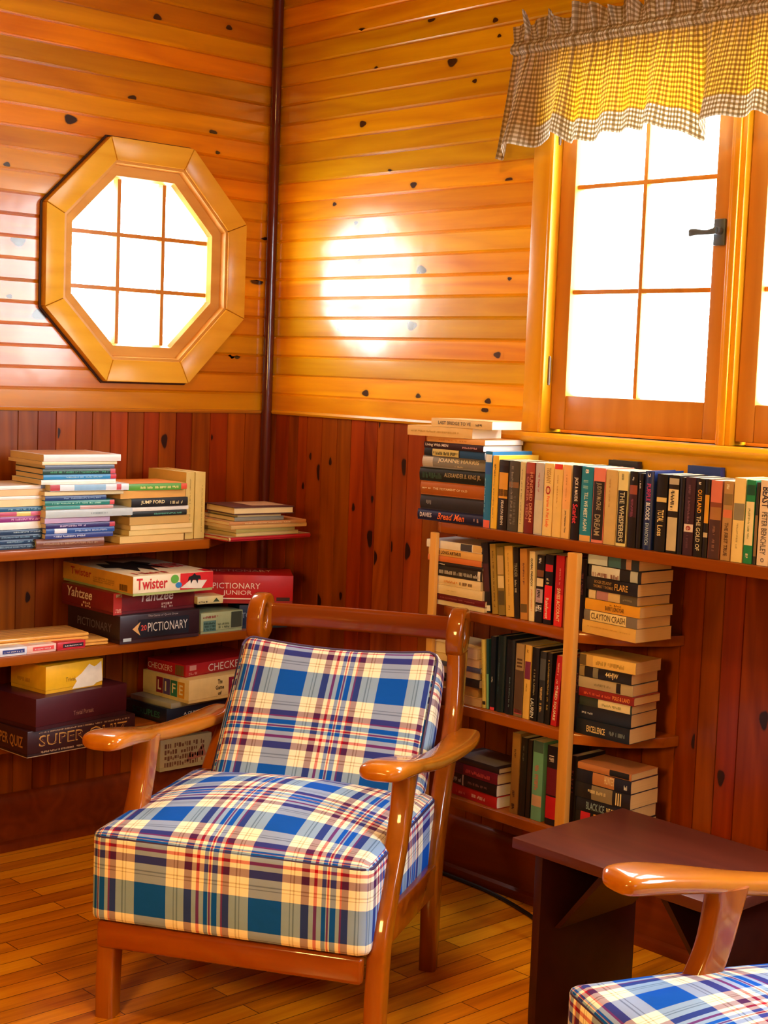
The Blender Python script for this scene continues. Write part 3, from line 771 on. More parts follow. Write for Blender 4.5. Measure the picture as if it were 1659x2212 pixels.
# --- row of upright paperbacks on the top right shelf
def row(xs, y, z, where, group, items):
    """xs: boundaries; items: (x0, x1, height, depth, cover, desc, short, decor, opts)"""
    n = len(items)
    for i, it in enumerate(items):
        x0, x1, h, d, cover, desc, short, decor = it[:8]
        opts = it[8] if len(it) > 8 else {}
        b = book(h, d, x1-x0-0.0008, cover, decor, 'up', origin=(x0, y, z+0.0004), **opts)
        if i == 0: rel = 'at the left end of'
        elif i == n-1: rel = 'at the right end of'
        else: rel = 'right of the %s one,' % items[i-1][6]
        tag(b, lab('%s %s %s' % (desc, rel, where)), 'book', group)
Y1 = -0.192
row(None, Y1, 1.0035, 'top right shelf', 'paperbacks standing on the top right shelf', [
 (1.137, 1.161, .194, .150, '1c78b4', 'blue paperback with white-framed panel', 'tall blue', [('b', .04, .14, 'e8f0f4'), ('b', .15, .3, '2860b8'), ('b', .9, 1, 'e86850'), ('m', .35, .8, .2, .15, '90c8d8')]),
 (1.163, 1.184, .185, .150, 'f2c43c', 'yellow paperback with fine grey print', 'yellow', [('m', .12, .85, .2, .4, '8a7430'), ('m', .1, .3, .3, .5, '7a6428')]),
 (1.186, 1.218, .176, .106, '15120e', 'black paperback with yellow picture band', 'yellow-banded black', [('b', .18, .55, 'e6a430'), ('b', .42, .52, '1c1408'), ('b', .02, .08, '2a2420'), ('t', 'FEARON BEHN', .58, .93, .28, .5, 'e0d8c8')], dict(gloss=.6)),
 (1.220, 1.255, .176, .106, '4a463c', 'weathered dark grey paperback', 'weathered grey', [('m', .08, .9, .3, .4, '8c8474'), ('b', .30, .38, '8a6440'), ('m', .5, .9, .3, .7, '706c60')]),
 (1.257, 1.274, .175, .106, 'd8cc98', 'pale green slim paperback', 'pale green', [('m', .1, .9, .3, .5, '9a9468')]),
 (1.276, 1.306, .176, .106, '7a2018', 'dark red paperback with two title lines', 'dark red', [('b', 0, .16, 'b04c38'), ('t', 'HUNDRED DREAM', .14, .84, .32, .68, 'd89878'), ('t', 'CAREER TEEN', .2, .8, .28, .3, 'c87c60')]),
 (1.308, 1.335, .177, .106, 'c4c0c4', 'pale lilac-grey paperback with red print', 'lilac-grey', [('m', .14, .4, .26, .5, 'b85060'), ('b', .52, .98, 'd2ceb8')]),
 (1.337, 1.366, .178, .106, 'f4d88c', 'cream paperback with red emblem and orange title', 'red-emblem cream', [('t', 'TISSANY', .06, .28, .5, .5, 'b89048'), ('b', .30, .42, 'f0d090'), ('t', 'O', .31, .43, .55, .5, 'b02418'), ('t', 'Frame A Fat Lady', .45, .88, .42, .5, 'f06830')]),
 (1.368, 1.395, .178, .106, 'f2cf7a', 'cream paperback with red square on top', 'red-square cream', [('b', .0, .07, 'e83c28'), ('m', .15, .6, .16, .5, 'c09040')]),
 (1.397, 1.422, .178, .106, 'f0c87c', 'cream paperback with small black title', 'small-title cream', [('b', 0, .6, 'f6b870'), ('m', .12, .5, .18, .5, 'c88a50'), ('t', 'John Patterson Time', .62, .92, .26, .5, '2a2018')]),
 (1.426, 1.452, .179, .108, '120f14', 'black paperback with white and red lettering', 'red-lettered black', [('t', 'JACK & MAUDE', .16, .48, .5, .5, 'f0e8d8'), ('t', 'Scarlet', .52, .78, .6, .5, 'e83848')]),
 (1.454, 1.489, .178, .108, '1888ac', 'turquoise paperback with white title', 'turquoise', [('t', '8', .03, .09, .3, .5, 'f0f0f0'), ('m', .18, .3, .6, .5, '88c4cc'), ('t', 'TILL WE MEET AGAIN', .34, .86, .34, .5, 'd8e8dc'), ('b', .92, 1, 'e8b068')]),
 (1.491, 1.526, .178, .108, 'e88878', 'pink paperback with long black title block', 'pink', [('b', .18, .96, '241c1c'), ('t', 'JUDITH McCRAE', .2, .56, .5, .5, 'a89c7c'), ('t', 'DREAM', .62, .9, .5, .5, 'a89c7c')]),
 (1.528, 1.563, .176, .108, 'd4b878', 'plain tan paperback', 'plain tan', [('m', .1, .5, .16, .4, 'b89454')]),
 (1.565, 1.594, .176, .108, 'ece2a0', 'pale yellow paperback with upright black label', 'pale yellow', [('b', .26, .96, '1c1c18'), ('t', 'THE WHISPERERS', .28, .94, .5, .5, 'd8d4b0'), ('m', .04, .12, .3, .5, '8a8a60')]),
 (1.598, 1.622, .177, .108, '101014', 'black paperback with reddish portrait', 'portrait black', [('b', .18, .3, '9a4c38'), ('b', .3, .6, '3c1828'), ('m', .36, .6, .4, .5, '84405c'), ('m', .06, .12, .3, .5, 'e0e0e0')]),
 (1.624, 1.637, .174, .108, '0c0c10', 'very thin black paperback', 'thin black', [('m', .1, .2, .4, .5, 'd8d8d8')]),
 (1.641, 1.667, .181, .112, '142c66', 'blue paperback with magenta and white capitals', 'magenta-titled blue', [('t', 'PURPLE', .16, .38, .46, .5, 'c0306c'), ('t', 'BLOODE', .40, .62, .46, .5, 'e8ecf0'), ('t', 'EVANOVICH', .66, .94, .4, .5, 'a8c0d0'), ('t', '2', .03, .08, .3, .5, 'f0f0f0')], dict(hard=True)),
 (1.676, 1.706, .177, .108, '121416', 'black paperback with cream diagonal and title', 'cream-diagonal black', [('b', .3, .36, 'e0c880'), ('t', 'TOTAL', .46, .62, .6, .5, 'f0d890'), ('t', 'Loss', .66, .8, .5, .5, 'f0d890')]),
 (1.709, 1.738, .177, .108, '1a1816', 'black and cream photographic paperback', 'photographic', [('b', .04, .12, 'b8b09c'), ('b', .18, .46, 'ecd8a0'), ('b', .54, .97, 'c8bc98'), ('m', .2, .44, .5, .5, '2a2018')]),
 (1.740, 1.753, .174, .106, '0e0f1a', 'thin midnight paperback', 'midnight', []),
 (1.755, 1.782, .176, .108, '3c2030', 'plum paperback with white picture square', 'plum', [('m', .1, .58, .3, .5, '785060'), ('b', .6, .7, 'e0d0c8'), ('t', 'e', .62, .68, .5, .5, 'a03030'), ('m', .74, .92, .3, .5, '603c48')]),
 (1.784, 1.807, .175, .108, '12100c', 'black paperback with gold capitals', 'gold-lettered black', [('t', 'OUTLAND', .14, .44, .5, .5, 'e8a830'), ('t', 'THE GOLD OF', .48, .92, .5, .5, 'd8cca0'), ('m', .04, .08, .4, .5, 'f0f0f0')]),
 (1.808, 1.821, .175, .106, '14100e', 'thin black paperback with yellow streaks', 'yellow-streaked', [('b', .2, .56, 'd89c20'), ('b', .68, .74, 'c8b890')]),
 (1.823, 1.854, .174, .108, '8a4a30', 'brown paperback with salmon head', 'salmon and brown', [('b', .0, .28, 'd87860'), ('b', .34, .5, 'a8743c'), ('b', .5, 1, '4a2c28'), ('m', .56, .9, .3, .5, '8c6450')]),
 (1.857, 1.882, .175, .108, 'b89058', 'tan paperback with dark capitals', 'dark-titled tan', [('t', 'THE FIRST TRUE', .52, .94, .4, .5, '4a3018'), ('b', .16, .3, '8a7040'), ('b', .36, .46, 'd87850'), ('m', .04, .1, .4, .5, 'f0e8c8')]),
 (1.884, 1.913, .184, .110, 'f0d88c', 'buff paperback with small grey block', 'buff', [('b', .3, .5, '8c8870'), ('m', .54, .84, .2, .5, 'b8a468')]),
 (1.915, 1.938, .182, .108, '1c8a58', 'green paperback with cream label', 'green', [('b', .26, .78, 'f0e4ac'), ('b', .06, .18, '10503c'), ('m', .34, .7, .3, .5, '98a068'), ('m', .88, .93, .4, .5, 'f0e8c0')]),
 (1.940, 1.948, .178, .106, '2a2418', 'very thin dark olive paperback', 'dark olive', [('b', .4, .9, '8a6a38')]),
 (1.950, 1.979, .184, .110, 'f0dcc0', 'white paperback with large dark title', 'white', [('t', 'BEAST', .08, .32, .62, .5, '2c2438'), ('t', 'PETER BENCHLEY', .37, .87, .5, .5, '6c6058'), ('t', 'O', .91, .96, .3, .5, '4a4040')]),
 (1.981, 2.010, .178, .108, '2c2230', 'dark violet paperback with pale print', 'dark violet', [('m', .3, .9, .4, .5, 'a890a0')]),
 (2.012, 2.040, .178, .108, 'd8a868', 'orange-tan paperback cut by the photo edge', 'orange-tan', []),
])
# taller books standing in a second row behind
for (x0, x1, h, dpt, c, d) in ((1.415, 1.505, .190, .018, '141420', 'black book standing flat against the wall behind the turquoise paperback'),
                            (1.652, 1.745, .193, .018, '1c3c88', 'blue book standing flat against the wall behind the magenta-titled paperback')):
    b = book(h, x1-x0, dpt, c, [], 'up', origin=(x1, -0.045, 1.004), yaw=R(90))
    tag(b, lab(d), 'book', 'books behind the front row of the top right shelf')
mg = MB()
secs = []
# --- second shelf, left bay: lying stack
S2 = 'books lying on the second right shelf'
stack((0.955, -0.198, 0.7855), 2, 'second right shelf', S2, [
 (.012, .175, .115, .030, .004, -3, 'd8c8b0', 'white worn booklet', 'white booklet', [], dict(flip=True)),
 (.016, .178, .110, .026, .003, -2, '6a1418', 'dark red paperback', 'dark red', [('m', .1, .8, .3, .5, 'a05050')]),
 (.024, .182, .112, .012, .0, -1, 'f0dca8', 'cream paperback with blank spine', 'blank cream', [('m', .3, .5, .1, .5, 'c8b484')]),
 (.022, .182, .110, .002, .0, 0, 'f2dcaa', 'cream paperback with brown print', 'brown-print cream', [('m', .3, .56, .4, .5, 'e0943c'), ('m', .6, .84, .5, .5, '6a4420')]),
 (.026, .184, .110, .0, .0, 1, '2a2826', 'black paperback with white scroll lettering', 'scroll black', [('m', .05, .95, .5, .5, 'c8c4b8'), ('b', .92, .97, 'e8e4d8')]),
 (.010, .184, .108, .002, .002, 0, '181818', 'thin black paperback', 'thin black', [('m', .05, .3, .5, .5, 'e8e0d0')]),
 (.015, .186, .112, -.006, .0, 1, 'dc7c3c', 'orange slim paperback', 'orange', []),
 (.018, .186, .110, -.004, .0, 1, 'e8b868', 'tan paperback with black title', 'black-titled tan', [('t', 'THE LONG ARTHUR', .12, .62, .5, .5, '2a1c10')]),
 (.020, .190, .120, -.012, .0, 2, 'f4f0ea', 'white softcover with curled cover', 'white', [('b', .62, .82, '4a4a58'), ('b', .84, 1, 'e0c080')], dict(pages='fffaf2')),
])
Y2 = -0.186
row(None, Y2, 0.7855, 'second right shelf', 'paperbacks standing on the second right shelf', [
 (1.150, 1.173, .178, .108, '1c1c28', 'dark navy book leaning left', 'dark navy', [('b', .3, .7, '4c2830'), ('b', .9, .98, 'e8e8e8')], dict(tilt=R(-7))),
 (1.178, 1.198, .178, .108, 'a88a38', 'olive gold paperback leaning left', 'olive gold', [('m', .1, .9, .3, .6, '6a5420')], dict(tilt=R(-6.5))),
 (1.200, 1.223, .172, .108, '8a7434', 'olive paperback with pale label', 'olive', [('b', .12, .4, 'c8a868'), ('b', .42, .6, 'e0cc90'), ('b', .64, .85, '5a4c28')], dict(tilt=R(-6))),
 (1.226, 1.253, .178, .108, 'e0b450', 'gold-yellow paperback leaning left', 'gold-yellow', [('m', .1, .7, .14, .5, 'a07c30'), ('m', .84, .9, .3, .5, '8a6a28')], dict(tilt=R(-5.5))),
 (1.254, 1.272, .178, .108, '18160f', 'black leaning paperback with grey capitals', 'black leaning', [('t', 'TRADER', .22, .42, .6, .5, '8a8468'), ('m', .46, .64, .5, .5, 'b8b090')], dict(tilt=R(-5))),
 (1.274, 1.298, .177, .108, 'c48a3c', 'ochre paperback with dark stain', 'ochre', [('b', .78, .9, '6a5428'), ('m', .2, .5, .3, .6, '5c3030')], dict(tilt=R(-4))),
 (1.302, 1.320, .174, .108, 'f0e0ac', 'cream paperback with black title', 'slim cream', [('t', 'GLOBAL PARADOX', .10, .50, .42, .5, '1c1810'), ('t', 'JOHN NAISBITT', .54, .86, .36, .5, 'd8883c')], dict(tilt=R(-2.5))),
 (1.321, 1.345, .168, .108, '101014', 'black paperback with white cow pattern', 'cow-pattern black', [('m', .04, .12, .5, .5, 'f0f0f0'), ('b', .22, .32, '7c4c2c'), ('b', .34, .46, 'e8d8b0'), ('b', .5, .7, 'b8a0b0'), ('m', .52, .68, .6, .5, '181418'), ('t', 'HELL', .74, .84, .8, .5, 'f4f0e8')]),
 (1.348, 1.374, .172, .108, '0e0e1c', 'black paperback with bright red lower spine', 'red-based black', [('b', .44, .93, 'e81420'), ('b', .14, .24, 'c82030'), ('t', 'Rainforest', .62, .92, .4, .45, 'f8d8c8'), ('m', .34, .42, .5, .5, 'e8d8a8')]),
 (1.382, 1.409, .174, .108, 'b81824', 'red paperback with pale vertical capitals', 'red', [('b', .55, 1, 'e02824'), ('t', 'SWISS ACCOUNT', .46, .93, .42, .5, 'f8dcae'), ('m', .18, .42, .2, .6, 'e0887c')]),
 (1.412, 1.426, .172, .106, 'a0642c', 'plain brown paperback beside the upright strip', 'brown', []),
])
# --- third shelf
stack((0.975, -0.195, 0.5385), 2, 'third right shelf', 'books lying on the third right shelf', [
 (.022, .175, .130, .005, .0, 0, 'e0b868', 'tan paperback', 'tan', [], dict(flip=True, pages='e8c27a')),
 (.024, .165, .128, .0, .002, 1, 'c49a4c', 'ochre paperback with page edges outward', 'ochre', [], dict(flip=True, pages='d8a850')),
 (.022, .170, .128, .002, .0, 0, '26282a', 'black paperback', 'black', [('m', .2, .6, .3, .5, '707070')]),
 (.016, .168, .128, .0, .0, 0, 'e8c888', 'cream paperback with dark base line', 'cream', [], dict(flip=True, pages='f0d494')),
 (.013, .172, .128, .002, .0, 0, '5c6484', 'blue-grey slim book', 'blue-grey', []),
 (.020, .165, .128, .004, .0, 0, 'ecc884', 'pale gold paperback', 'pale gold', [], dict(flip=True, pages='f4d496')),
 (.028, .160, .128, .0, .0, 0, 'f0d08c', 'thick cream paperback', 'thick cream', [], dict(flip=True, pages='f8dca4')),
])
row(None, Y2, 0.5385, 'third right shelf', 'paperbacks standing on the third right shelf', [
 (1.158, 1.170, .176, .108, 'ecdc78', 'slim yellow paperback leaning left', 'slim yellow', [('m', .2, .8, .2, .5, '9a8a50'), ('b', .9, .95, '3c3020')], dict(tilt=R(-4.5))),
 (1.172, 1.181, .180, .108, '1c4a54', 'thin teal-black book', 'thin teal', [('b', .5, 1, '78b088')], dict(tilt=R(-3.5))),
 (1.183, 1.200, .190, .120, '0e1a2c', 'tall midnight blue book', 'midnight blue', [('m', .55, .62, .3, .5, 'd8d8d8'), ('b', .96, 1, 'e04050')], dict(tilt=R(-1.5))),
 (1.202, 1.230, .196, .125, '0c2430', 'wide teal-black hardback', 'wide teal-black', [('m', .3, .8, .14, .3, '50707c')], dict(hard=True)),
 (1.232, 1.262, .190, .125, '101828', 'inky blue-black hardback', 'inky', [('m', .5, .9, .14, .6, '6c8494')], dict(hard=True)),
 (1.265, 1.294, .185, .112, '7c6448', 'taupe and brown paperback', 'taupe', [('b', .0, .36, 'a88c64'), ('b', .36, .95, '5c4436'), ('t', 'III', .2, .32, .6, .5, '5c4028'), ('b', .9, .96, 'c05058')]),
 (1.296, 1.317, .186, .110, 'e8bc5c', 'honey paperback with purple block', 'purple-block honey', [('b', .22, .46, '7c2c58'), ('m', .06, .1, .4, .5, '8a6420'), ('m', .52, .64, .2, .5, '8a6420')]),
 (1.320, 1.343, .184, .108, '0e1014', 'black paperback with white author name', 'white-named black', [('t', 'LAUREN', .7, .96, .5, .3, 'e8e8e0'), ('m', .3, .65, .3, .5, 'a8a07c')]),
 (1.346, 1.366, .178, .106, '2a2c30', 'charcoal paperback with gold marks', 'charcoal', [('b', .1, .4, '505458'), ('m', .5, .85, .5, .5, 'd8b878')]),
 (1.369, 1.385, .178, .106, '14140f', 'black paperback with gold vertical title', 'gold-titled black', [('m', .1, .8, .4, .5, 'b09448')]),
 (1.388, 1.407, .176, .106, 'c01820', 'red paperback with white lettering and star', 'star red', [('t', 'RED SQUARE', .5, .92, .5, .5, 'f4e8c8'), ('t', '*', .42, .49, .6, .5, 'ffffff'), ('m', .1, .4, .4, .5, 'f0b0a0')], dict(tilt=R(4))),
 (1.420, 1.440, .176, .106, '5c0c14', 'deep crimson paperback', 'crimson', [('t', 'S', .78, .86, .7, .5, 'f0d8c8'), ('m', .3, .7, .3, .5, 'b07070')], dict(tilt=R(2))),
])
# --- fourth shelf
stack((1.045, -0.197, 0.2905), -8, 'lowest right shelf', 'books lying on the lowest right shelf', [
 (.030, .172, .118, .012, .016, 4, 'c81c20', 'bright red paperback with white pages', 'bright red', [('m', .1, .3, .3, .4, 'f08070'), ('m', .45, .75, .4, .5, 'f8c8b8')], dict(pages='fbf4e2')),
 (.030, .176, .120, .006, .012, 5, '1e1418', 'black-brown paperback with grey print', 'black-brown', [('m', .05, .25, .5, .5, 'b0a8a8'), ('b', .27, .3, 'c8b0a0'), ('m', .4, .8, .3, .5, '8c6060')], dict(pages='fbf4e2')),
 (.028, .178, .120, .004, .010, 6, '7c1434', 'crimson and plum paperback', 'crimson', [('b', .0, .3, '481838'), ('m', .35, .85, .5, .5, 'e05858')], dict(pages='f4dca4')),
 (.014, .180, .125, .004, .010, 7, '2a2228', 'dark softcover with grey-white curled cover', 'dark', [('c', .1, .9, .05, .95, '807c80')]),
])
row(None, Y2, 0.2905, 'lowest right shelf', 'paperbacks standing on the lowest right shelf', [
 (1.267, 1.294, .206, .125, 'a07434', 'tall ochre-brown book', 'ochre-brown', [('m', .2, .3, .3, .5, '5c3c1c'), ('m', .7, .8, .4, .5, '5c3c1c'), ('m', .88, .95, .5, .5, '3c2410')]),
 (1.297, 1.318, .200, .115, '1c1a16', 'black book with faint print', 'faint-print black', [('m', .1, .3, .3, .5, '605c50')]),
 (1.320, 1.334, .198, .112, '241a14', 'slim dark brown book', 'slim dark brown', []),
 (1.338, 1.372, .200, .118, '6ca88c', 'sea green book with pink lettering', 'sea green', [('m', .3, .62, .5, .5, 'c07468'), ('b', 0, .14, '44605c'), ('b', .68, .82, 'c8a080')]),
 (1.384, 1.420, .198, .118, '161020', 'black book with maroon and red blocks', 'maroon-block black', [('b', .28, .62, '6c1028'), ('b', .64, .92, 'c01020'), ('m', .12, .2, .6, .5, 'e0d0d0')]),
])
# --- right bay beside the upright strip
RB = 'in the pile right of the upright strip'
for z, c, d, h in ((.7855, '1c1820', 'black paperback standing just right of the upright strip, second right shelf', .172), (.5385, '181818', 'black book standing just right of the upright strip, third right shelf', .178), (.2905, '1e1a18', 'dark book standing just right of the upright strip, lowest right shelf', .186)):
    b = book(h, .108, .020, c, [('m', .2, .5, .4, .5, 'a05c4c')], 'up', origin=(1.452, -0.178, z+0.0004)); tag(b, lab(d), 'book', 'books standing beside the upright strip')
PG = dict(pages='e4b468')
stack((1.478, -0.192, 0.7855), -4, 'second right-hand pile', 'books in the second shelf right-hand pile', [
 (.031, .170, .125, .0, .0, 0, 'e4b85c', 'worn cream paperback', 'worn cream', [('m', .1, .9, .1, .6, 'c89a48')], PG),
 (.025, .165, .120, .004, .0, 1, '7c7468', 'grey paperback with cream label', 'grey', [('b', .12, .8, 'f0dc9c'), ('t', 'CLAYTON CRASH', .14, .78, .6, .5, '6c5838')], PG),
 (.026, .168, .120, .006, .0, 2, 'e8a828', 'yellow paperback with dark capitals', 'yellow', [('t', 'BARRY LONGYEAR', .38, .72, .4, .4, '5c3c10'), ('m', .44, .66, .2, .78, '6c4c18')], PG),
 (.022, .152, .118, .012, .002, 1, '5c5444', 'floral paperback in pink and cream', 'floral', [('b', .02, .16, 'e0cc9c'), ('b', .18, .42, 'b8848c'), ('b', .42, .66, 'd8c08c'), ('m', .7, .9, .3, .5, '90886c')], PG),
 (.030, .160, .118, .008, .0, 0, '10141c', 'black paperback with gold title', 'gold-titled', [('t', 'FLARE', .56, .82, .5, .5, 'd8a850'), ('t', 'ROGER ZELAZNY', .16, .5, .24, .68, 'b08c54'), ('t', 'THOMAS T THOMAS', .14, .53, .24, .34, 'b08c54')], PG),
 (.028, .160, .118, .012, .0, 2, '141a1c', 'black paperback with blurred white title', 'white-titled', [('b', .06, .6, 'd8dcd4'), ('m', .08, .58, .5, .3, '80443c'), ('b', .8, .94, 'b8bcb0')], PG),
 (.028, .160, .118, .006, .0, 1, '1c2a30', 'black paperback with teal and white marks', 'teal-marked', [('b', .02, .4, 'c8d8d8'), ('b', .42, .66, '406c70'), ('b', .76, .86, 'a87c5c')], PG),
])
stack((1.470, -0.190, 0.5385), 3, 'third right-hand pile', 'books in the third shelf right-hand pile', [
 (.037, .158, .110, .0, .0, 0, '0c1822', 'thick navy-black paperback with yellow title', 'navy-black', [('t', 'EXCELLENCE', .22, .56, .42, .45, 'f0d494'), ('m', .64, .92, .36, .5, '809098')], PG),
 (.032, .156, .110, .0, .004, 1, '101c2c', 'midnight paperback with faint line', 'midnight', [('m', .1, .3, .2, .5, 'c8ccd0')], PG),
 (.022, .150, .105, .008, .002, 1, '2c3830', 'dark green paperback with ragged white label', 'white-labelled green', [('b', .36, .97, 'ece0b4'), ('m', .44, .8, .4, .5, 'a0a070')], PG),
 (.020, .160, .108, .006, .0, 0, '8c1c14', 'dark red paperback with orange lettering', 'dark red', [('m', .1, .6, .4, .5, 'e8643c'), ('t', 'POLE & LAND', .62, .93, .5, .5, 'f49c50')], PG),
 (.026, .156, .108, .002, .002, 1, 'b8a884', 'pale grey paperback with black spot', 'pale grey', [('b', .7, .78, '1c1418'), ('m', .3, .6, .3, .5, '908460')], PG),
 (.026, .154, .108, .0, .002, 0, '141418', 'black paperback with cream title', 'cream-titled', [('b', .02, .12, '9c8454'), ('b', .28, .38, '807c64'), ('t', '44HJW', .52, .76, .6, .5, 'f0dca4')], PG),
 (.028, .160, .108, .004, .0, 1, 'd8b060', 'tan-cream paperback with brown print', 'tan-cream', [('b', .24, 1, 'f0c868'), ('m', .3, .8, .5, .5, 'b08c3c'), ('b', .0, .12, '6c5838')], PG),
])
stack((1.482, -0.192, 0.2905), 2, 'lowest right-hand pile', 'books in the lowest shelf right-hand pile', [
 (.024, .150, .108, .0, .0, 0, '1c4c3c', 'dark green paperback', 'dark green', [('m', .1, .6, .4, .5, '5c9c74')], PG),
 (.038, .158, .110, .004, .0, 0, '100e0e', 'black paperback with red flower and gold square', 'red-flower', [('b', .1, .28, 'c01c28'), ('b', .34, .44, 'c8903c'), ('b', .92, .98, 'f0c8c0')], PG),
 (.031, .156, .110, .004, .0, 1, '121420', 'black paperback with blue-grey capitals', 'blue-lettered', [('t', 'BLACK ICE', .2, .54, .6, .5, '8ca4ac'), ('t', 'PAT GARDNER', .58, .86, .44, .5, 'e8d49c')], PG),
 (.037, .162, .112, .0, .0, 0, '1c1a20', 'black paperback with gold-grey picture', 'gold-picture', [('b', .3, .68, '8c7c60'), ('m', .24, .56, .3, .6, 'e0cc98'), ('t', 'III', .74, .84, .8, .5, 'f0d8a0')], PG),
 (.031, .160, .110, .002, .0, 0, '14182c', 'navy paperback with orange-cream wedge', 'orange-wedge', [('b', .3, .7, 'c0804c'), ('t', 'HUNTER', .52, .7, .6, .6, 'e8d4a4'), ('m', .88, .94, .5, .5, 'f0f0f0')], PG),
 (.016, .156, .110, .004, .0, 1, 'c07c48', 'slim copper-coloured paperback', 'copper', [('b', .6, .96, '181820')], PG),
])

# ------------------------------------------------------------------ left wall: stacks of books
LW = dict(pages='f0dcae')
GA = 'books in the leftmost pile on the top left shelf'
def li(px, L, D, dx, dy, dyaw, *a): return (px/836.0, L, D, dx, dy, dyaw, *a)
stack((0.272, -1.115, 0.8935), 90, 'leftmost pile', GA, [
 li(11, .185, .150, .0, .0, 0, '1c3450', 'navy book with paler print', 'lower navy', [('m', .2, .8, .4, .5, '7c9cb0')]),
 li(10, .185, .150, .002, .0, 1, '1a3c60', 'steel navy book', 'steel navy', [('m', .3, .9, .4, .5, '8cb4cc')]),
 li(10, .183, .150, .0, .0, -1, '16304c', 'dark navy book', 'dark navy', [('m', .1, .9, .4, .5, '7098b4')]),
 li(10, .184, .150, .002, .0, 0, '1c3a5c', 'slate navy book', 'slate navy', [('m', .4, .9, .4, .5, 'a0b8c4')]),
 li(16, .188, .150, .0, .0, 2, 'ece8de', 'thick white book', 'thick white', []),
 li(12, .205, .155, .004, .0, 1, '8c2c7c', 'purple magenta book', 'purple', [('m', .3, .8, .5, .5, 'e0a8d0')]),
 li(10, .203, .155, .003, .0, 0, 'e0c870', 'pale yellow book with pink marks', 'yellow-pink', [('b', .1, .4, 'c05070'), ('b', .6, .8, 'd87090')]),
 li(10, .186, .150, .0, .0, -1, '1c5c84', 'mid blue book', 'mid blue', [('m', .3, .9, .4, .5, '90c0d0')]),
 li(15, .202, .150, .0, .0, 0, 'f0dc98', 'cream-yellow book with fore edge outward', 'cream-yellow', [], dict(flip=True)),
 li(7, .160, .150, .01, .0, 0, 'ece8e0', 'thin white book', 'thin white', []),
 li(14, .190, .150, .0, .0, 1, 'e4b880', 'tan book with fore edge outward', 'tan', [], dict(flip=True, pages='e8c898')),
 li(8, .182, .155, .0, .0, 2, 'f0ece8', 'slim white book with blue corner', 'slim white', [('b', .86, .98, '8094c8')]),
])
stack((0.292, -0.962, 0.8935), 87, 'tallest left pile', 'books in the tallest pile on the top left shelf', [
 li(20, .200, .165, -.018, .006, 0, '7c4a34', 'brown bound book with metallic edge', 'brown', [('m', .1, .9, .3, .5, 'b08c70')], dict(hard=True)),
 li(11, .205, .160, .004, .0, 2, '2c3c84', 'indigo book with white dots', 'indigo', [('m', .1, .6, .5, .5, 'c8d0e8')]),
 li(11, .205, .160, .006, .0, 1, '20509c', 'royal blue book', 'royal blue', [('b', .12, .3, 'e0e4ec'), ('m', .4, .9, .5, .5, 'a0b8e0')]),
 li(11, .205, .160, .005, .0, 0, '2c2468', 'violet-blue book', 'violet-blue', [('m', .2, .6, .5, .5, 'c8b8e0'), ('b', .92, 1, 'c04050')]),
 li(12, .198, .160, .002, .0, 3, 'c8a8c8', 'pale lilac book', 'lilac', []),
 li(17, .262, .175, .000, -.008, 1, 'b8c4c8', 'wide light blue-grey book', 'blue-grey', [('m', .5, .7, .3, .5, '8c9ca4')]),
 li(8, .200, .160, .004, .0, 0, 'c89c98', 'thin pink and teal book', 'pink-teal', [('b', .0, .5, '3c9490')]),
 li(11, .203, .160, .002, .0, -1, '1c7c74', 'teal green book with red tip', 'teal', [('m', .1, .8, .4, .5, 'a0dcc8'), ('b', .93, 1, 'd04c50')]),
 li(10, .180, .160, .002, .0, 0, '1c3c74', 'deep blue book', 'deep blue', [('m', .3, .9, .4, .5, '8cacd0')]),
 li(10, .240, .170, .000, .0, 2, 'a08468', 'thin beige book with fore edge outward', 'thin beige', [], dict(flip=True)),
 li(14, .232, .170, .014, -.004, -1, 'dce4ec', 'white and pale blue book with red mark', 'pale blue', [('b', .0, .12, 'b83c44'), ('b', .3, .7, '8cb8dc'), ('b', .84, .9, 'c84c50')]),
 li(10, .222, .165, -.010, .0, 1, 'f0ece0', 'white magazine', 'white magazine', []),
 li(11, .215, .160, -.004, .0, 0, '2888c4', 'sky blue book', 'sky blue', [('m', .3, .8, .4, .5, '9cd0e8'), ('b', .92, 1, 'c83040')]),
 li(12, .212, .165, -.006, .0, -1, '123c34', 'dark green book with leaf pattern', 'dark green', [('m', .1, .9, .5, .5, '50a078'), ('b', .93, 1, 'c85060')]),
 li(8, .205, .170, .000, .0, 0, '5c6c84', 'slate magazine', 'slate', []),
 li(7, .225, .185, -.008, .0, 2, 'ecdcae', 'thin cream magazine', 'thin cream', []),
 li(15, .228, .195, -.004, .0, 0, 'e8e0dc', 'large white picture book with tan cover', 'large white', [('c', .05, .95, .05, .95, 'c89058')]),
])
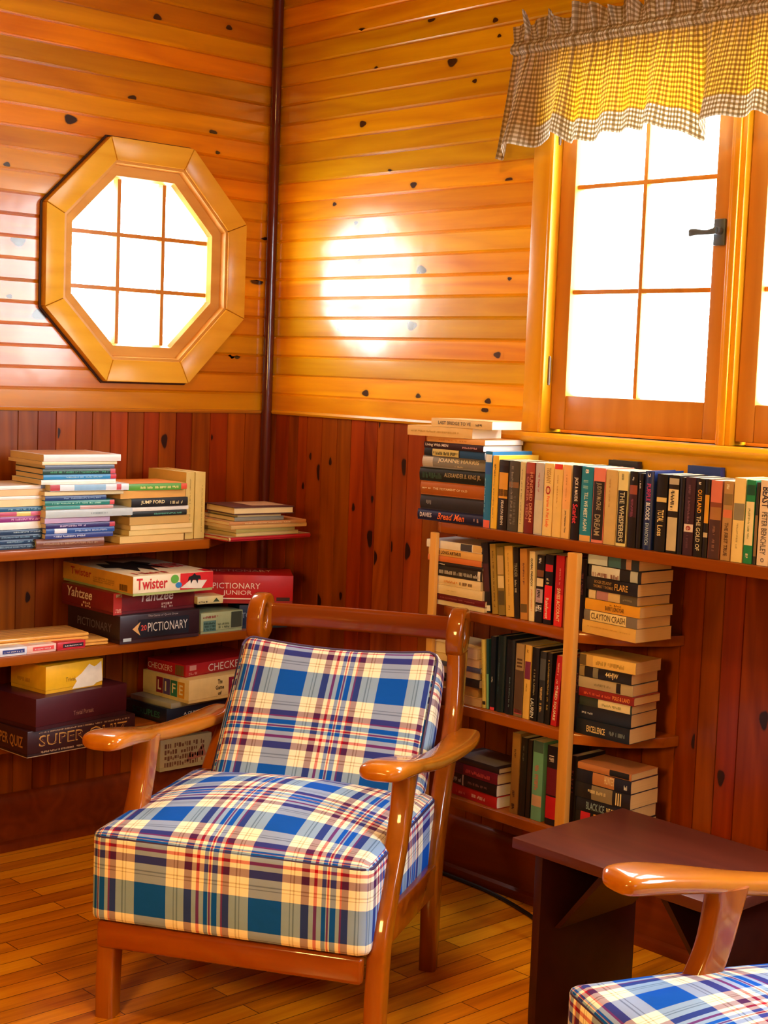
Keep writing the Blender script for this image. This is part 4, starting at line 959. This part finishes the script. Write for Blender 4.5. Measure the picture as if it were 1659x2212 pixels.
stack((0.282, -0.722, 0.8935), 92, 'pile by the pale binders', 'books in the pile beside the two upright pale books', [
 li(16, .215, .150, .000, .0, -1, 'd8b060', 'kraft yellow booklet', 'kraft yellow', [], dict(flip=True, pages='e8c47c')),
 li(12, .220, .150, .030, .0, 1, 'e0bc6c', 'buff booklet', 'buff', [], dict(flip=True, pages='e8cc84')),
 li(11, .212, .150, .034, .0, 0, 'e8c878', 'cream booklet', 'cream', [], dict(flip=True, pages='f0d494')),
 li(19, .208, .150, .032, .002, 1, 'c09850', 'thick kraft book', 'thick kraft', [], dict(flip=True, pages='d0a860')),
 li(12, .190, .150, .036, .0, 0, '181c18', 'black book with small green print', 'green-print black', [('m', .4, .9, .4, .5, '60a890')]),
 li(9, .200, .152, .034, .0, 1, 'ece8dc', 'slim white book', 'slim white', []),
 li(20, .190, .150, .036, .0, -1, '121010', 'black book with white capitals', 'black', [('t', 'JUMP FORD', .16, .58, .5, .5, 'e8d8a0'), ('m', .68, .9, .5, .5, 'd8cc98')]),
 li(18, .222, .155, .000, .002, 0, 'e8b468', 'tan book with fore edge outward', 'tan', [], dict(flip=True, pages='e8ac58')),
 li(15, .190, .160, .024, .0, -4, '58a030', 'orange book with green spine', 'green-spined', [('m', .2, .85, .5, .5, 'f0e890'), ('b', .9, 1, 'd84c28'), ('c', .0, 1, .04, 1, 'e89034')], dict(pages='f0a850')),
])
for (y0, y1, desc) in ((-.492, -.462, 'pale yellow tall book standing next to the lying pile, left one of two'), (-.460, -.424, 'pale yellow tall book standing next to the lying pile, right one of two')):
    b = book(.190, .19, y1-y0-.001, 'd8bc68', [('m', .1, .8, .14, .5, 'a08844')] if y0 < -.47 else [('m', .2, .9, .14, .7, 'a89048')], 'up', origin=(0.262, y0, 0.894), yaw=R(90), pages='e4cc84', name='book')
    tag(b, lab(desc), 'book', 'two pale tall books on the top left shelf')
stack((0.372, -0.408, 0.8935), 86, 'corner magazine pile', 'books in the magazine pile at the shelf corner', [
 li(10, .300, .235, -.010, .0, 4, 'b81c28', 'large red folder', 'red', [('b', .0, .02, 'e0c080'), ('c', .0, 1, .0, 1, 'c8b08c')], dict(hard=True)),
 li(8, .235, .200, .020, .010, 6, 'c8b070', 'buff magazine', 'buff', [], dict(flip=True, pages='dcc484')),
 li(9, .215, .200, .020, .010, 4, 'b8ac60', 'olive magazine', 'olive', []),
 li(9, .270, .200, .0, .006, 2, 'd8b068', 'tan magazine with pink edge', 'tan', []),
 li(8, .270, .200, -.006, .006, 1, 'c88c50', 'orange-brown magazine', 'orange-brown', [('m', .2, .8, .4, .5, 'f0dca0')]),
 li(9, .170, .160, .020, .02, 0, '8c8c7c', 'grey-green booklet', 'grey-green', []),
 li(6, .150, .160, .030, .02, 0, 'd8c48c', 'thin pale booklet', 'thin pale', []),
 li(18, .205, .165, .010, .01, -2, '4c241c', 'brown covered thick book', 'brown', [('c', .05, .6, .1, .8, 'b89068')], dict(hard=True, flip=True, pages='f4dca4')),
])

# ------------------------------------------------------------------ games
def game_box(name, near, yaw_deg, z, w_, d_, h_, lid, base=None, label='', cat='board game', split=0.0, group=None, top=None, hl=None):
    """near = corner between the front (local -Y) face and the left (local -X) face"""
    root = empty(name, (near[0], near[1], z), R(yaw_deg))
    if split > 0:
        MB().box(.0015, w_-.0015, .0015, d_-.0015, 0, h_*split+.004).build('box_base', plain(base or lid, .5, .1), root, bevel=.001)
        MB().box(0, w_, 0, d_, h_*split, h_).build('box_lid', plain(lid, .45, .3), root, bevel=.0012)
    else:
        MB().box(.001, w_-.001, .001, d_-.001, 0, h_*.12).build('box_base', plain(base or lid, .5, .1), root)
        MB().box(0, w_, 0, d_, h_*.12+.0003, h_).build('box_lid', plain(lid, .45, .3), root, bevel=.0012)
    tag(root, lab(label), cat, group)
    def F(kind, face, u0, u1, v0, v1, c, s=None, slant=0.0, rows=1, nm=None, lift=None, bold=True):
        lift = (0.0005 if kind == 'r' else 0.0011) if lift is None else lift*2
        if face == 'front': O, U, V, W_, H_ = (w_*u0, 0, h_*v0), (1, 0, 0), (0, 0, 1), w_*(u1-u0), h_*(v1-v0)
        elif face == 'left': O, U, V, W_, H_ = (0, d_*(1-u0), h_*v0), (0, -1, 0), (0, 0, 1), d_*(u1-u0), h_*(v1-v0)
        else: O, U, V, W_, H_ = (w_*u0, d_*v0, h_), (1, 0, 0), (0, 1, 0), w_*(u1-u0), d_*(v1-v0)
        geo = RECT if kind == 'r' else (text_geo(s, bold) if kind == 't' else (marks_geo(max(5, int(W_/.004)), rows) if kind == 'm' else s))
        return decal(root, nm or {'r': 'printed_panel', 't': 'title', 'm': 'small_print', 'g': 'printed_figure'}[kind], geo, O, U, V, W_, H_, c, lift, slant)
    return root, F
def disc(n=20): return ([(.5+.5*math.cos(2*PI*k/n), .5+.5*math.sin(2*PI*k/n)) for k in range(n)], [tuple(range(n))])
def blob(pts): return (pts, [tuple(range(len(pts)))])
def bars(n):
    vs, fs = [], []; x = 0
    while x < 1:
        wd = rnd.choice((.02, .035, .055)); i = len(vs)
        vs += [(x, 0), (min(1, x+wd), 0), (min(1, x+wd), 1), (x, 1)]; fs.append((i, i+1, i+2, i+3)); x += wd+rnd.choice((.02, .04))
    return vs, fs
# pile in the middle of the second left shelf
z0 = 0.6205
r_, F = game_box('board_game', (0.312, -0.735), 90, z0, .265, .270, .078, '2c1a24', '3a2028', 'dark purple board game box with white capitals, bottom of its pile', split=.0)
F('r', 'front', .22, .86, .18, .82, '141626'); F('t', 'front', .34, .84, .36, .68, 'd8d4d0', 'PICTIONARY', bold=False); F('t', 'front', .255, .325, .42, .62, 'd85048', '20')
F('g', 'front', .15, .26, .25, .75, 'e0b070', blob([(0, .5), (.9, 1), (.6, .5), (.9, 0)])); F('t', 'front', .34, .72, .88, .96, 'b0a4a4', 'The Game of Quick Draw', bold=False); F('r', 'front', .04, .14, .08, .2, 'b8c8d0')
F('t', 'left', .2, .85, .35, .65, '706474', 'PICTIONARY', bold=False)
z1 = z0+.0785
r_, F = game_box('dice_game', (0.292, -0.745), 92, z1, .278, .255, .060, '7c1a22', '6a161e', 'maroon dice game box with white title, lying between the purple and the white box', 'board game')
F('r', 'front', .0, .1, .0, 1, 'b83028'); F('t', 'front', .30, .72, .50, .98, 'f0e0dc', 'Yahtzee', slant=.15); F('g', 'front', .58, .72, .12, .42, 'd8b8a8', marks_geo(4, 2)); F('t', 'left', .1, .6, .46, .92, 'f0dccc', 'Yahtzee', slant=.15); F('g', 'left', .4, .58, .1, .4, 'e0b8a0', marks_geo(4, 2)); F('m', 'front', .02, .09, .1, .3, 'f0c0a8', rows=2); F('r', 'front', .03, .1, .8, .95, 'd0c8c0')
z2 = z1+.0605
r_, F = game_box('party_game', (0.361, -0.728), 90, z2, .265, .36, .054, 'f0e4c4', 'a8b870', 'white party game box with red title and yellow side, topmost of its pile', 'board game')
F('t', 'front', .04, .42, .3, .88, 'c82028', 'Twister'); F('g', 'front', .46, .56, .5, .95, '60b040', disc()); F('g', 'front', .52, .60, .25, .55, '3080c0', disc())
F('r', 'front', .58, 1.0, .14, .98, 'd82024'); F('g', 'front', .58, .92, .14, .6, 'f0e8dc', blob([(0, .2), (.35, 1), (1, .9), (.8, 0)]), lift=.0007); F('g', 'front', .67, .84, .4, .95, '141010', blob([(.0, .3), (.1, .7), (.35, .8), (.5, 1), (.65, .8), (.95, .75), (1, .4), (.8, .45), (.75, 0), (.6, .4), (.4, .4), (.25, 0), (.2, .45)]), lift=.0009)
F('r', 'left', 0, 1, .12, 1, 'e0a83c'); F('t', 'left', .12, .42, .45, .85, 'b83c20', 'Twister', lift=.0008); F('g', 'left', .82, .93, .18, .5, '5c4420', bars(8), lift=.0008); F('m', 'left', .45, .75, .3, .6, 'b88c30', rows=3, lift=.0008)
F('g', 'top', .08, .75, .18, .85, '141214', blob([(0, .45), (.12, .8), (.3, .7), (.45, 1), (.6, .75), (.85, .85), (1, .6), (.85, .5), (.95, .1), (.75, .35), (.6, .0), (.5, .35), (.3, .05), (.2, .4)])); F('t', 'top', .55, .98, .30, .62, 'c82830', 'Twister'); F('g', 'top', .1, .5, .06, .2, 'b83030', marks_geo(9)); F('r', 'top', .9, 1, 0, .12, 'c82830')
# card under it
cd_ = game_box('card_pack', (0.300, -0.470), 84, z1+.0100, .085, .06, .022, 'e8dca0', 'd8cc90', 'small cream card pack wedged between the white box and the red box', 'card game')
cd_[1]('g', 'front', .6, .85, .25, .75, '3c4c30', blob([(0, 0), (.5, 1), (1, 0)])); cd_[1]('m', 'front', .05, .4, .2, .5, '4c4c40')
r_, F = game_box('card_game', (0.294, -0.452), 90, z0, .150, .10, .060, 'a8b890', '98a884', 'pale green card box standing right of the dark purple game box', 'card game')
F('r', 'front', .06, .36, .1, .62, '5c8480'); F('m', 'front', .08, .34, .15, .58, '2c4c48', rows=3, lift=.0007); F('m', 'front', .05, .4, .74, .9, '9c3848'); F('r', 'front', .72, .98, .18, .95, '3c4438'); F('m', 'front', .4, .68, .2, .5, '607058', rows=2)
r_, F = game_box('quiz_box', (0.272, -0.298), 68, z0, .150, .13, .070, '162c54', '122444', 'navy game box between the pale green box and the chair back', 'board game')
F('t', 'front', .05, .5, .45, .68, '8090a8', 'TODAY')
r_, F = game_box('drawing_game', (0.215, -0.437), 54.5, z0+.0800, .300, .16, .084, 'c01820', '9c141a', 'bright red game box set at an angle toward the room corner', 'board game')
F('t', 'front', .22, .68, .52, .72, 'f0dcd0', 'PICTIONARY', bold=False); F('t', 'front', .32, .60, .26, .46, 'f0dcd0', 'JUNIOR', bold=False); F('r', 'front', .22, .68, .15, .19, 'f0dcd0'); F('r', 'front', .84, .97, .12, .24, '3c1418'); F('t', 'top', .2, .8, .4, .7, 'e8b0a0', 'PICTIONARY', bold=False)
# support below the red box: an old flat box
r_, F = game_box('puzzle_box', (0.150, -0.36), 60, z0, .070, .060, .079, '402024', '301418', 'dark closed box under the bright red game box', 'board game')
# folded wooden game boards and card decks at the left
def wood_board(name, near, yaw_deg, z, w_, d_, h_, label):
    root = empty(name, (near[0], near[1], z), R(yaw_deg))
    MB().box(0, w_, 0, d_, 0, h_*.47).build('lower_half', M_POST, root, bevel=.004)
    MB().box(0, w_, 0, d_, h_*.5, h_).build('upper_half', M_POST, root, bevel=.004)
    g = MB()
    for i in range(5): g.box(.01, w_-.012, d_*(.15+.17*i)-.001, d_*(.15+.17*i)+.001, h_, h_+.0004)
    g.build('groove', plain('8a5420', .6), root)
    tag(root, lab(label), 'game board', 'wooden game boards on the second left shelf')
wood_board('peg_board', (0.262, -1.16), 86, z0+.0005, .405, .10, .016, 'wooden peg board lying flat on the shelf under the longer one')
wood_board('peg_board', (0.252, -1.20), 86, z0+.0170, .39, .13, .020, 'long grooved wooden peg board lying on top of the flatter one')
for (y0, c, c2, lb) in ((-1.100, 'e0e4f0', '2c3c84', 'white card deck box with navy panel on the shelf edge'), (-1.012, 'f0c4b8', 'e04c4c', 'pale pink card deck box with red panel on the shelf edge'), (-.922, 'c82430', '2c1420', 'red card deck box with dark panel on the shelf edge')):
    r_, F = game_box('card_deck', (0.302, y0), 90+rnd.uniform(-1.5, 1.5), z0+.0003, .087, .062, .021, c, c, lb, 'playing cards', group='card decks on the shelf edge')
    F('r', 'front', .2, .92, .28, .76, c2); F('m', 'front', .26, .86, .42, .62, 'd8c8c8', lift=.0008); F('r', 'top', .25, .75, .2, .8, 'e8dcd0' if c != 'c82430' else 'e07060')
# lowest left shelf
z0 = 0.3455
r_, F = game_box('trivia_game', (0.312, -1.012), 94, z0, .350, .20, .070, '34141a', '2a1014', 'dark maroon trivia box with gold outlined title, bottom of the leftmost pile', 'board game')
F('t', 'front', .10, .92, .28, .78, 'c8984c', 'SUPER QUIZ'); F('t', 'front', .11, .91, .33, .73, '4a1c1c', 'SUPER QUIZ', lift=.0009, bold=False); F('m', 'front', .1, .95, .86, .94, 'b89878'); F('m', 'front', .12, .8, .1, .2, 'b89878'); F('t', 'left', .2, .9, .25, .75, 'a87438', 'SUPER QUIZ'); F('r', 'front', 0, 1, .0, .03, 'b89c80'); F('r', 'left', 0, 1, 0, .03, 'b89c80')
z1 = z0+.0705
r_, F = game_box('game_case', (0.322, -0.994), 99, z1, .315, .215, .086, '48121e', '3c0e18', 'plain burgundy game box lying between the yellow box and the trivia box', 'board game')
F('t', 'front', .40, .62, .28, .42, '9c6c5c', 'Trivial Pursuit', bold=False)
z2 = z1+.0865
r_, F = game_box('card_box', (0.285, -0.945), 98, z2, .195, .15, .074, 'f0b81c', 'e0a818', 'bright yellow card box with white torn patch, topmost of the leftmost pile', 'board game')
F('g', 'front', .45, .99, .04, .92, 'f0e8d8', blob([(0, 0), (.15, .3), (.1, .42), (.3, .6), (.55, .95), (.72, .8), (.8, .85), (.95, 1), (1, .15), (.8, .1), (.7, 0)])); F('t', 'front', .34, .5, .34, .5, '8c6c20', 'Trivial', bold=False); F('m', 'left', .2, .6, .3, .5, 'c89018')
# pile behind the chair
r_, F = game_box('question_game', (0.205, -0.500), 95, z0, .290, .195, .046, '0e1830', '0c1424', 'black-blue game box with white capitals, bottom of the pile behind the chair', 'board game')
F('t', 'front', .22, .88, .40, .62, 'd8dce0', 'A QUESTION OF SCRUPLES'); F('t', 'left', .2, .85, .3, .7, '2c6058', 'SCRUPLES')
r_, F = game_box('game_folder', (0.212, -0.490), 97, z0+.0465, .260, .18, .016, '9c9c8c', '8c8c80', 'thin grey folder between the black-blue box and the cream game box', 'board game')
z1 = z0+.0630
r_, F = game_box('life_game', (0.245, -0.452), 94, z1, .36, .215, .069, 'ecd8a0', 'e0c88c', 'cream board game box with coloured letter squares behind the chair', 'board game')
for i, (ch, c) in enumerate(zip('LIFE', ('8c1c40', '604c9c', '308070', 'e0a030'))):
    F('r', 'left', .30+i*.155, .30+i*.155+.145, .16, .84, c); F('t', 'left', .34+i*.155, .34+i*.155+(.03 if ch == 'I' else .075), .3, .72, 'f4ecd0', ch, lift=.0009)
    F('r', 'front', .42+i*.14, .42+i*.14+.125, .14, .88, c); F('t', 'front', .455+i*.14, .455+i*.14+(.025 if ch == 'I' else .065), .28, .76, 'f4ecd0', ch, lift=.0009)
F('t', 'front', .30, .35, .66, .86, '2c2018', 'The'); F('t', 'front', .28, .37, .42, .6, '2c2018', 'Game'); F('t', 'front', .305, .345, .18, .34, '2c2018', 'of')
z2 = z1+.0695
r_, F = game_box('checkers_game', (0.210, -0.440), 98, z2, .300, .165, .037, 'c01c24', 'a8161c', 'red checkers box with white capitals, topmost of the pile behind the chair', 'board game')
F('t', 'front', .30, .84, .2, .8, 'f4e8dc', 'CHECKERS', bold=False); F('t', 'left', .02, .66, .25, .72, 'f0dccc', 'CHECKERS', bold=False); F('g', 'left', .74, .96, .1, .9, '6c7c40', bars(8)); F('r', 'front', .05, .14, .5, .9, 'e8a8a0'); F('m', 'front', .04, .15, .15, .38, 'e8a8a0', rows=2)
# picture puzzle box leaning by the wall under the lowest shelf
r_, F = game_box('picture_box', (0.062, -0.42), 90, 0.1605, .19, .022, .098, 'c8c0a0', 'b8b090', 'pale picture box standing against the wall under the lowest shelf', 'puzzle box')
F('g', 'front', .08, .85, .12, .9, '7c5448', marks_geo(12, 4)); F('g', 'front', .5, .9, .2, .7, 'b87c74', blob([(0, 0), (.2, .6), (.5, .4), (.8, 1), (1, .2)]))

# ------------------------------------------------------------------ end table
TB = empty('end_table', (2.005, -0.54, 0)); tag(TB, 'dark brown end table with slab ends between the bookshelf and the second armchair', 'table')
tx0, tx1, ty0, ty1 = 1.756-2.005, 2.262-2.005, -.72+.54, -.36+.54
MB().box(tx0, tx1, ty0, ty1, .428, .450).build('tabletop', M_DARKTOP, TB, bevel=.002)
def slab(x):
    y0, y1 = ty0+.028, ty1-.012; ym = (y0+y1)/2
    MB().prism([(y0, 0), (ym-.07, 0), (ym, .12), (ym+.07, 0), (y1, 0), (y1, .4275), (y0, .4275)], 'X', x, x+.020).build('end_panel', M_DARK, TB, bevel=.0015)
slab(tx0+.040); slab(tx1-.060)
for s, xp in ((1, tx0+.0605), (-1, tx1-.0605)):
    p = [(xp, .26), (xp+s*.012, .262), (xp+s*.150, .4275), (xp+s*.132, .4275)]
    MB().prism(p if s > 0 else p[::-1], 'Y', ty0+.075, ty1-.04).build('corner_brace', M_DARK, TB)
# floor cable along the wall
v, f = tube(interp([(.80, -.050, .006), (.903, -.050, .006), (1.075, -.055, .006), (1.18, -.074, .006), (1.269, -.098, .006), (1.36, -.130, .006), (1.50, -.15, .006)], 6), .0055, 8)
tag(MB().add(v, f).build('power_cable', plain('0e0c0c', .5), smooth=True), 'black cable lying on the floor along the wall under the bookshelf', 'cable')

# ------------------------------------------------------------------ armchairs
def cushion_mesh(name, hx, y0, y1, z0, z1, r, crown, uvf, n=26, frontbulge=.006, dip=0.0):
    """rounded box with a plaid UV laid flat on each side"""
    bm = bmesh.new(); uvl = bm.loops.layers.uv.new('UVMap')
    cx, cy, cz = 0, (y0+y1)/2, (z0+z1)/2; hy, hz = (y1-y0)/2, (z1-z0)/2
    def warp(a, b, c):
        p = Vector((a*hx, b*hy, c*hz))
        inner = Vector((max(-hx+r, min(hx-r, p.x)), max(-hy+r, min(hy-r, p.y)), max(-hz+r, min(hz-r, p.z))))
        d = p-inner
        if d.length > 1e-9: p = inner+d.normalized()*r
        if c > 0: p.z += crown*(1-a*a)*(1-b*b)*max(0, c)
        if abs(c) < 1: p.y -= frontbulge*(1-c*c)*(1-a*a)*(1 if b < 0 else -1)
        if abs(c) < 1: p.x += frontbulge*(1-c*c)*(1-b*b)*math.copysign(1, a)*(abs(a) > .5)
        if dip and c > 0: p.z -= dip*(1-a*a)*c
        return p+Vector((cx, cy, cz))
    for ax in range(3):
        for sg in (-1, 1):
            g = {}
            for i in range(n+1):
                for j in range(n+1):
                    s, t = -1+2*i/n, -1+2*j/n
                    s = math.copysign(1-(1-abs(s))**1.0, s); 
                    q = [0, 0, 0]; q[ax] = sg; q[(ax+1) % 3] = s; q[(ax+2) % 3] = t
                    g[i, j] = (bm.verts.new(warp(*q)), (q[0]*hx, q[1]*hy+cy, q[2]*hz+cz))
            for i in range(n):
                for j in range(n):
                    vs = [g[i, j], g[i+1, j], g[i+1, j+1], g[i, j+1]]
                    if sg < 0: vs = vs[::-1]
                    fc = bm.faces.new([x[0] for x in vs]); fc.smooth = True
                    for lp, x in zip(fc.loops, vs): lp[uvl].uv = uvf(ax, sg, x[1])
    bmesh.ops.remove_doubles(bm, verts=bm.verts, dist=1e-5)
    me = bpy.data.meshes.new(name); bm.to_mesh(me); bm.free(); return me
def armchair():
    root = empty('armchair', (0, 0, 0))
    for s in (-1, 1):
        # front leg: one curved piece from the floor to the armrest
        path = interp([(.030, 0, .024), (.030, .08, .025), (.040, .20, .028), (.062, .27, .030), (.105, .34, .032), (.150, .41, .030), (.178, .47, .028), (.195, .54, .032), (.200, .566, .036)], 5)
        v, f = loft([((s*.296, y, z), .0215, h, 5, (1, 0, 0), (0, 1, 0)) for y, z, h in path], 24)
        MB().add(v, f).build('front_leg', M_CHAIR, root, smooth=True, angle=60)
        # rear leg and back post
        pth = interp([(.515, 0, .020, .290), (.512, .08, .026, .291), (.508, .20, .036, .292), (.520, .28, .040, .292), (.555, .36, .040, .291), (.610, .44, .038, .288), (.690, .52, .036, .283), (.737, .58, .036, .277), (.777, .65, .040, .271), (.808, .70, .048, .265)], 5)
        sec = [((s*x, y, z), .020, h, 4.5, (1, 0, 0), (0, 1, 0)) for y, z, h, x in pth]
        mb = MB(); v, f = loft(sec, 24); mb.add(v, f)
        # rounded head with an oval slot
        n = 32; out = []; inn = []
        cyy, czz = .818, .746
        for k in range(n):
            t = 2*PI*k/n
            a, b = math.cos(t), math.sin(t)
            ry = .055; rz = .062
            yy = cyy+ry*math.copysign(abs(a)**.85, a)+.010*b; zz = czz+rz*math.copysign(abs(b)**.85, b)
            out.append((yy, zz)); inn.append((cyy-.012+.017*a+.004*b, czz+.004+.030*b))
        xa, xb = s*.262-.021, s*.262+.021
        vs = []
        for x in (xa, xb):
            vs += [(x, *p) for p in out]+[(x, *p) for p in inn]
        fs = []
        for k in range(n):
            k2 = (k+1) % n
            fs += [(k, k2, n+k2, n+k), (2*n+k, 3*n+k, 3*n+k2, 2*n+k2), (k, 2*n+k, 2*n+k2, k2), (n+k, n+k2, 3*n+k2, 3*n+k)]
        hd = MB().add(vs, fs); h_o = hd.build('post_head', M_CHAIR, root, bevel=.009, seg=3)
        po = mb.build('rear_post', M_CHAIR, root, smooth=True, angle=60)
        h_o.parent = po
        # shaped armrest
        sect = interp([(-.036, .600, .022, .006, .298), (-.030, .601, .033, .013, .298), (-.014, .602, .045, .0175, .301), (.03, .599, .049, .019, .304), (.09, .590, .047, .018, .308), (.16, .577, .040, .017, .312), (.26, .556, .031, .017, .320), (.36, .540, .030, .017, .322), (.48, .527, .034, .017, .322), (.60, .519, .040, .016, .320), (.67, .518, .040, .015, .318), (.715, .520, .031, .012, .318), (.726, .520, .016, .006, .318)], 5)
        v, f = loft([((s*x, y, z), hw, hz, 3.0, (1, 0, 0), (0, 0, 1)) for y, z, hw, hz, x in sect], 28)
        MB().add(v, f).build('armrest', M_ARM, root, smooth=True, angle=70)
        MB().prism([(.075, .215), (.49, .190), (.49, .262), (.085, .285)], 'X', s*.296-.011, s*.296+.011).build('side_rail', M_RAIL, root, bevel=.004)
    v, f = loft([((x, .009, .187), .026, .030, 5, (0, 1, 0), (0, 0, 1)) for x in (-.308, -.304, -.296, .262, .270, .274)], 20)
    v = [(x, y, z) for x, y, z in v]
    sc_ = MB().box(-.312, .274, -.004, .022, .157, .2150)
    sc_.build('front_rail', M_RAIL, root, bevel=.010, seg=3)
    MB().box(-.270, .270, .470, .492, .195, .255).build('rear_rail', M_RAIL, root, bevel=.004)
    for i in range(5): MB().box(-.283, .283, .09+.085*i, .13+.085*i, .199, .209).build('seat_slat', M_RAIL, root)
    # top rail between the heads, gently bowed
    tr = []
    for i in range(13):
        t = -1+2*i/12
        tr.append(((t*.246, .852+.014*(1-t*t), .750), .010, .030, 5, (0, 1, 0), (0, 0, 1)))
    v, f = loft(tr, 20); MB().add(v, f).build('top_rail', M_RAIL, root, smooth=True, angle=60)
    for zz, yy in ((.60, .745), (.46, .655)):
        MB().box(-.264, .264, yy-.008, yy+.008, zz-.022, zz+.022).build('back_slat', M_RAIL, root)
    # seat cushion
    def uv_s(ax, sg, p):
        x, y, z = p[0]-.018, p[1], p[2]
        if ax == 2: return (x+.22, y+.44-.245) if sg > 0 else (x, y)
        if ax == 1: return (x+.22, z-.245)
        return (y+.10, z-.245)
    me = cushion_mesh('seat_cushion', .305, -.014, .545, .2155, .413, .020, .050, uv_s)
    sc1 = link_obj('seat_cushion', me, M_PLAID, root); sc1.location = (-.018, 0, 0)
    pts = []
    hx, y0, y1, rr_ = .3035, -.0105, .5415, .025
    for (cx, cy, a0) in ((hx-rr_, y1-rr_, 0), (-hx+rr_, y1-rr_, 90), (-hx+rr_, y0+rr_, 180), (hx-rr_, y0+rr_, 270)):
        for k in range(7): pts.append((cx+rr_*math.cos(R(a0+15*k)), cy+rr_*math.sin(R(a0+15*k)), .3995))
    pts.append(pts[0])
    v, f = tube(pts, .0034, 8)
    MB().add(v, f).build('piping', plain('35204a', .7), sc1, smooth=True)
    # back cushion, leaning with the posts
    def uv_b(ax, sg, p):
        x, y, z = p
        if ax == 1: return (x+.134, z-.049)
        if ax == 2: return (x+.16, y+.41)
        return (y+.12, z+.048)
    me = cushion_mesh('back_cushion', .252, -.055, .055, 0, .46, .030, .0, uv_b, dip=.018, frontbulge=.012)
    bc = link_obj('back_cushion', me, M_PLAID, root)
    ang = math.atan2(.20, .30)
    bc.location = (-.004, .475, .318); bc.rotation_euler = (-ang, 0, 0)
    pts = []
    hx, z0, z1, rr_ = .250, .006, .452, .03
    for (cx, cz, a0) in ((hx-rr_, z1-rr_, 0), (-hx+rr_, z1-rr_, 90), (-hx+rr_, z0+rr_, 180), (hx-rr_, z0+rr_, 270)):
        for k in range(7):
            xx = cx+rr_*math.cos(R(a0+15*k)); zz = cz+rr_*math.sin(R(a0+15*k))
            if zz > .3: zz -= .018*(1-(xx/.252)**2)*((zz-.23)/.23)
            pts.append((xx, -.047, zz))
        if a0 == 0:
            for k in range(1, 12):
                xx = (hx-rr_)*(1-2*k/12); pts.append((xx, -.047, z1-.018*(1-(xx/.252)**2)))
    pts.append(pts[0])
    v, f = tube(pts, .003, 8)
    MB().add(v, f).build('piping', plain('4a3a60', .7), bc, smooth=True)
    return root
def copy_tree(o, parent=None):
    c = o.copy(); COL.objects.link(c)
    if parent: c.parent = parent
    for ch in list(o.children): copy_tree(ch, c)
    return c
A1 = armchair(); GC = 'plaid armchairs'
A2 = copy_tree(A1)
for ch in A2.children:
    if ch.name.startswith('seat_cushion'): ch.location = (-.080, -.095, 0); ch.rotation_euler = (0, 0, -.18)
A1.location = (1.382, -1.137, 0); A1.rotation_euler = (0, 0, .554)
A2.location = (2.634, -1.173, 0); A2.rotation_euler = (0, 0, -.25)
tag(A1, 'whole plaid armchair with curved maple frame in front of the shelves', 'armchair', GC)
tag(A2, 'plaid armchair cut off at the lower right corner, its arm over the dark table', 'armchair', GC)
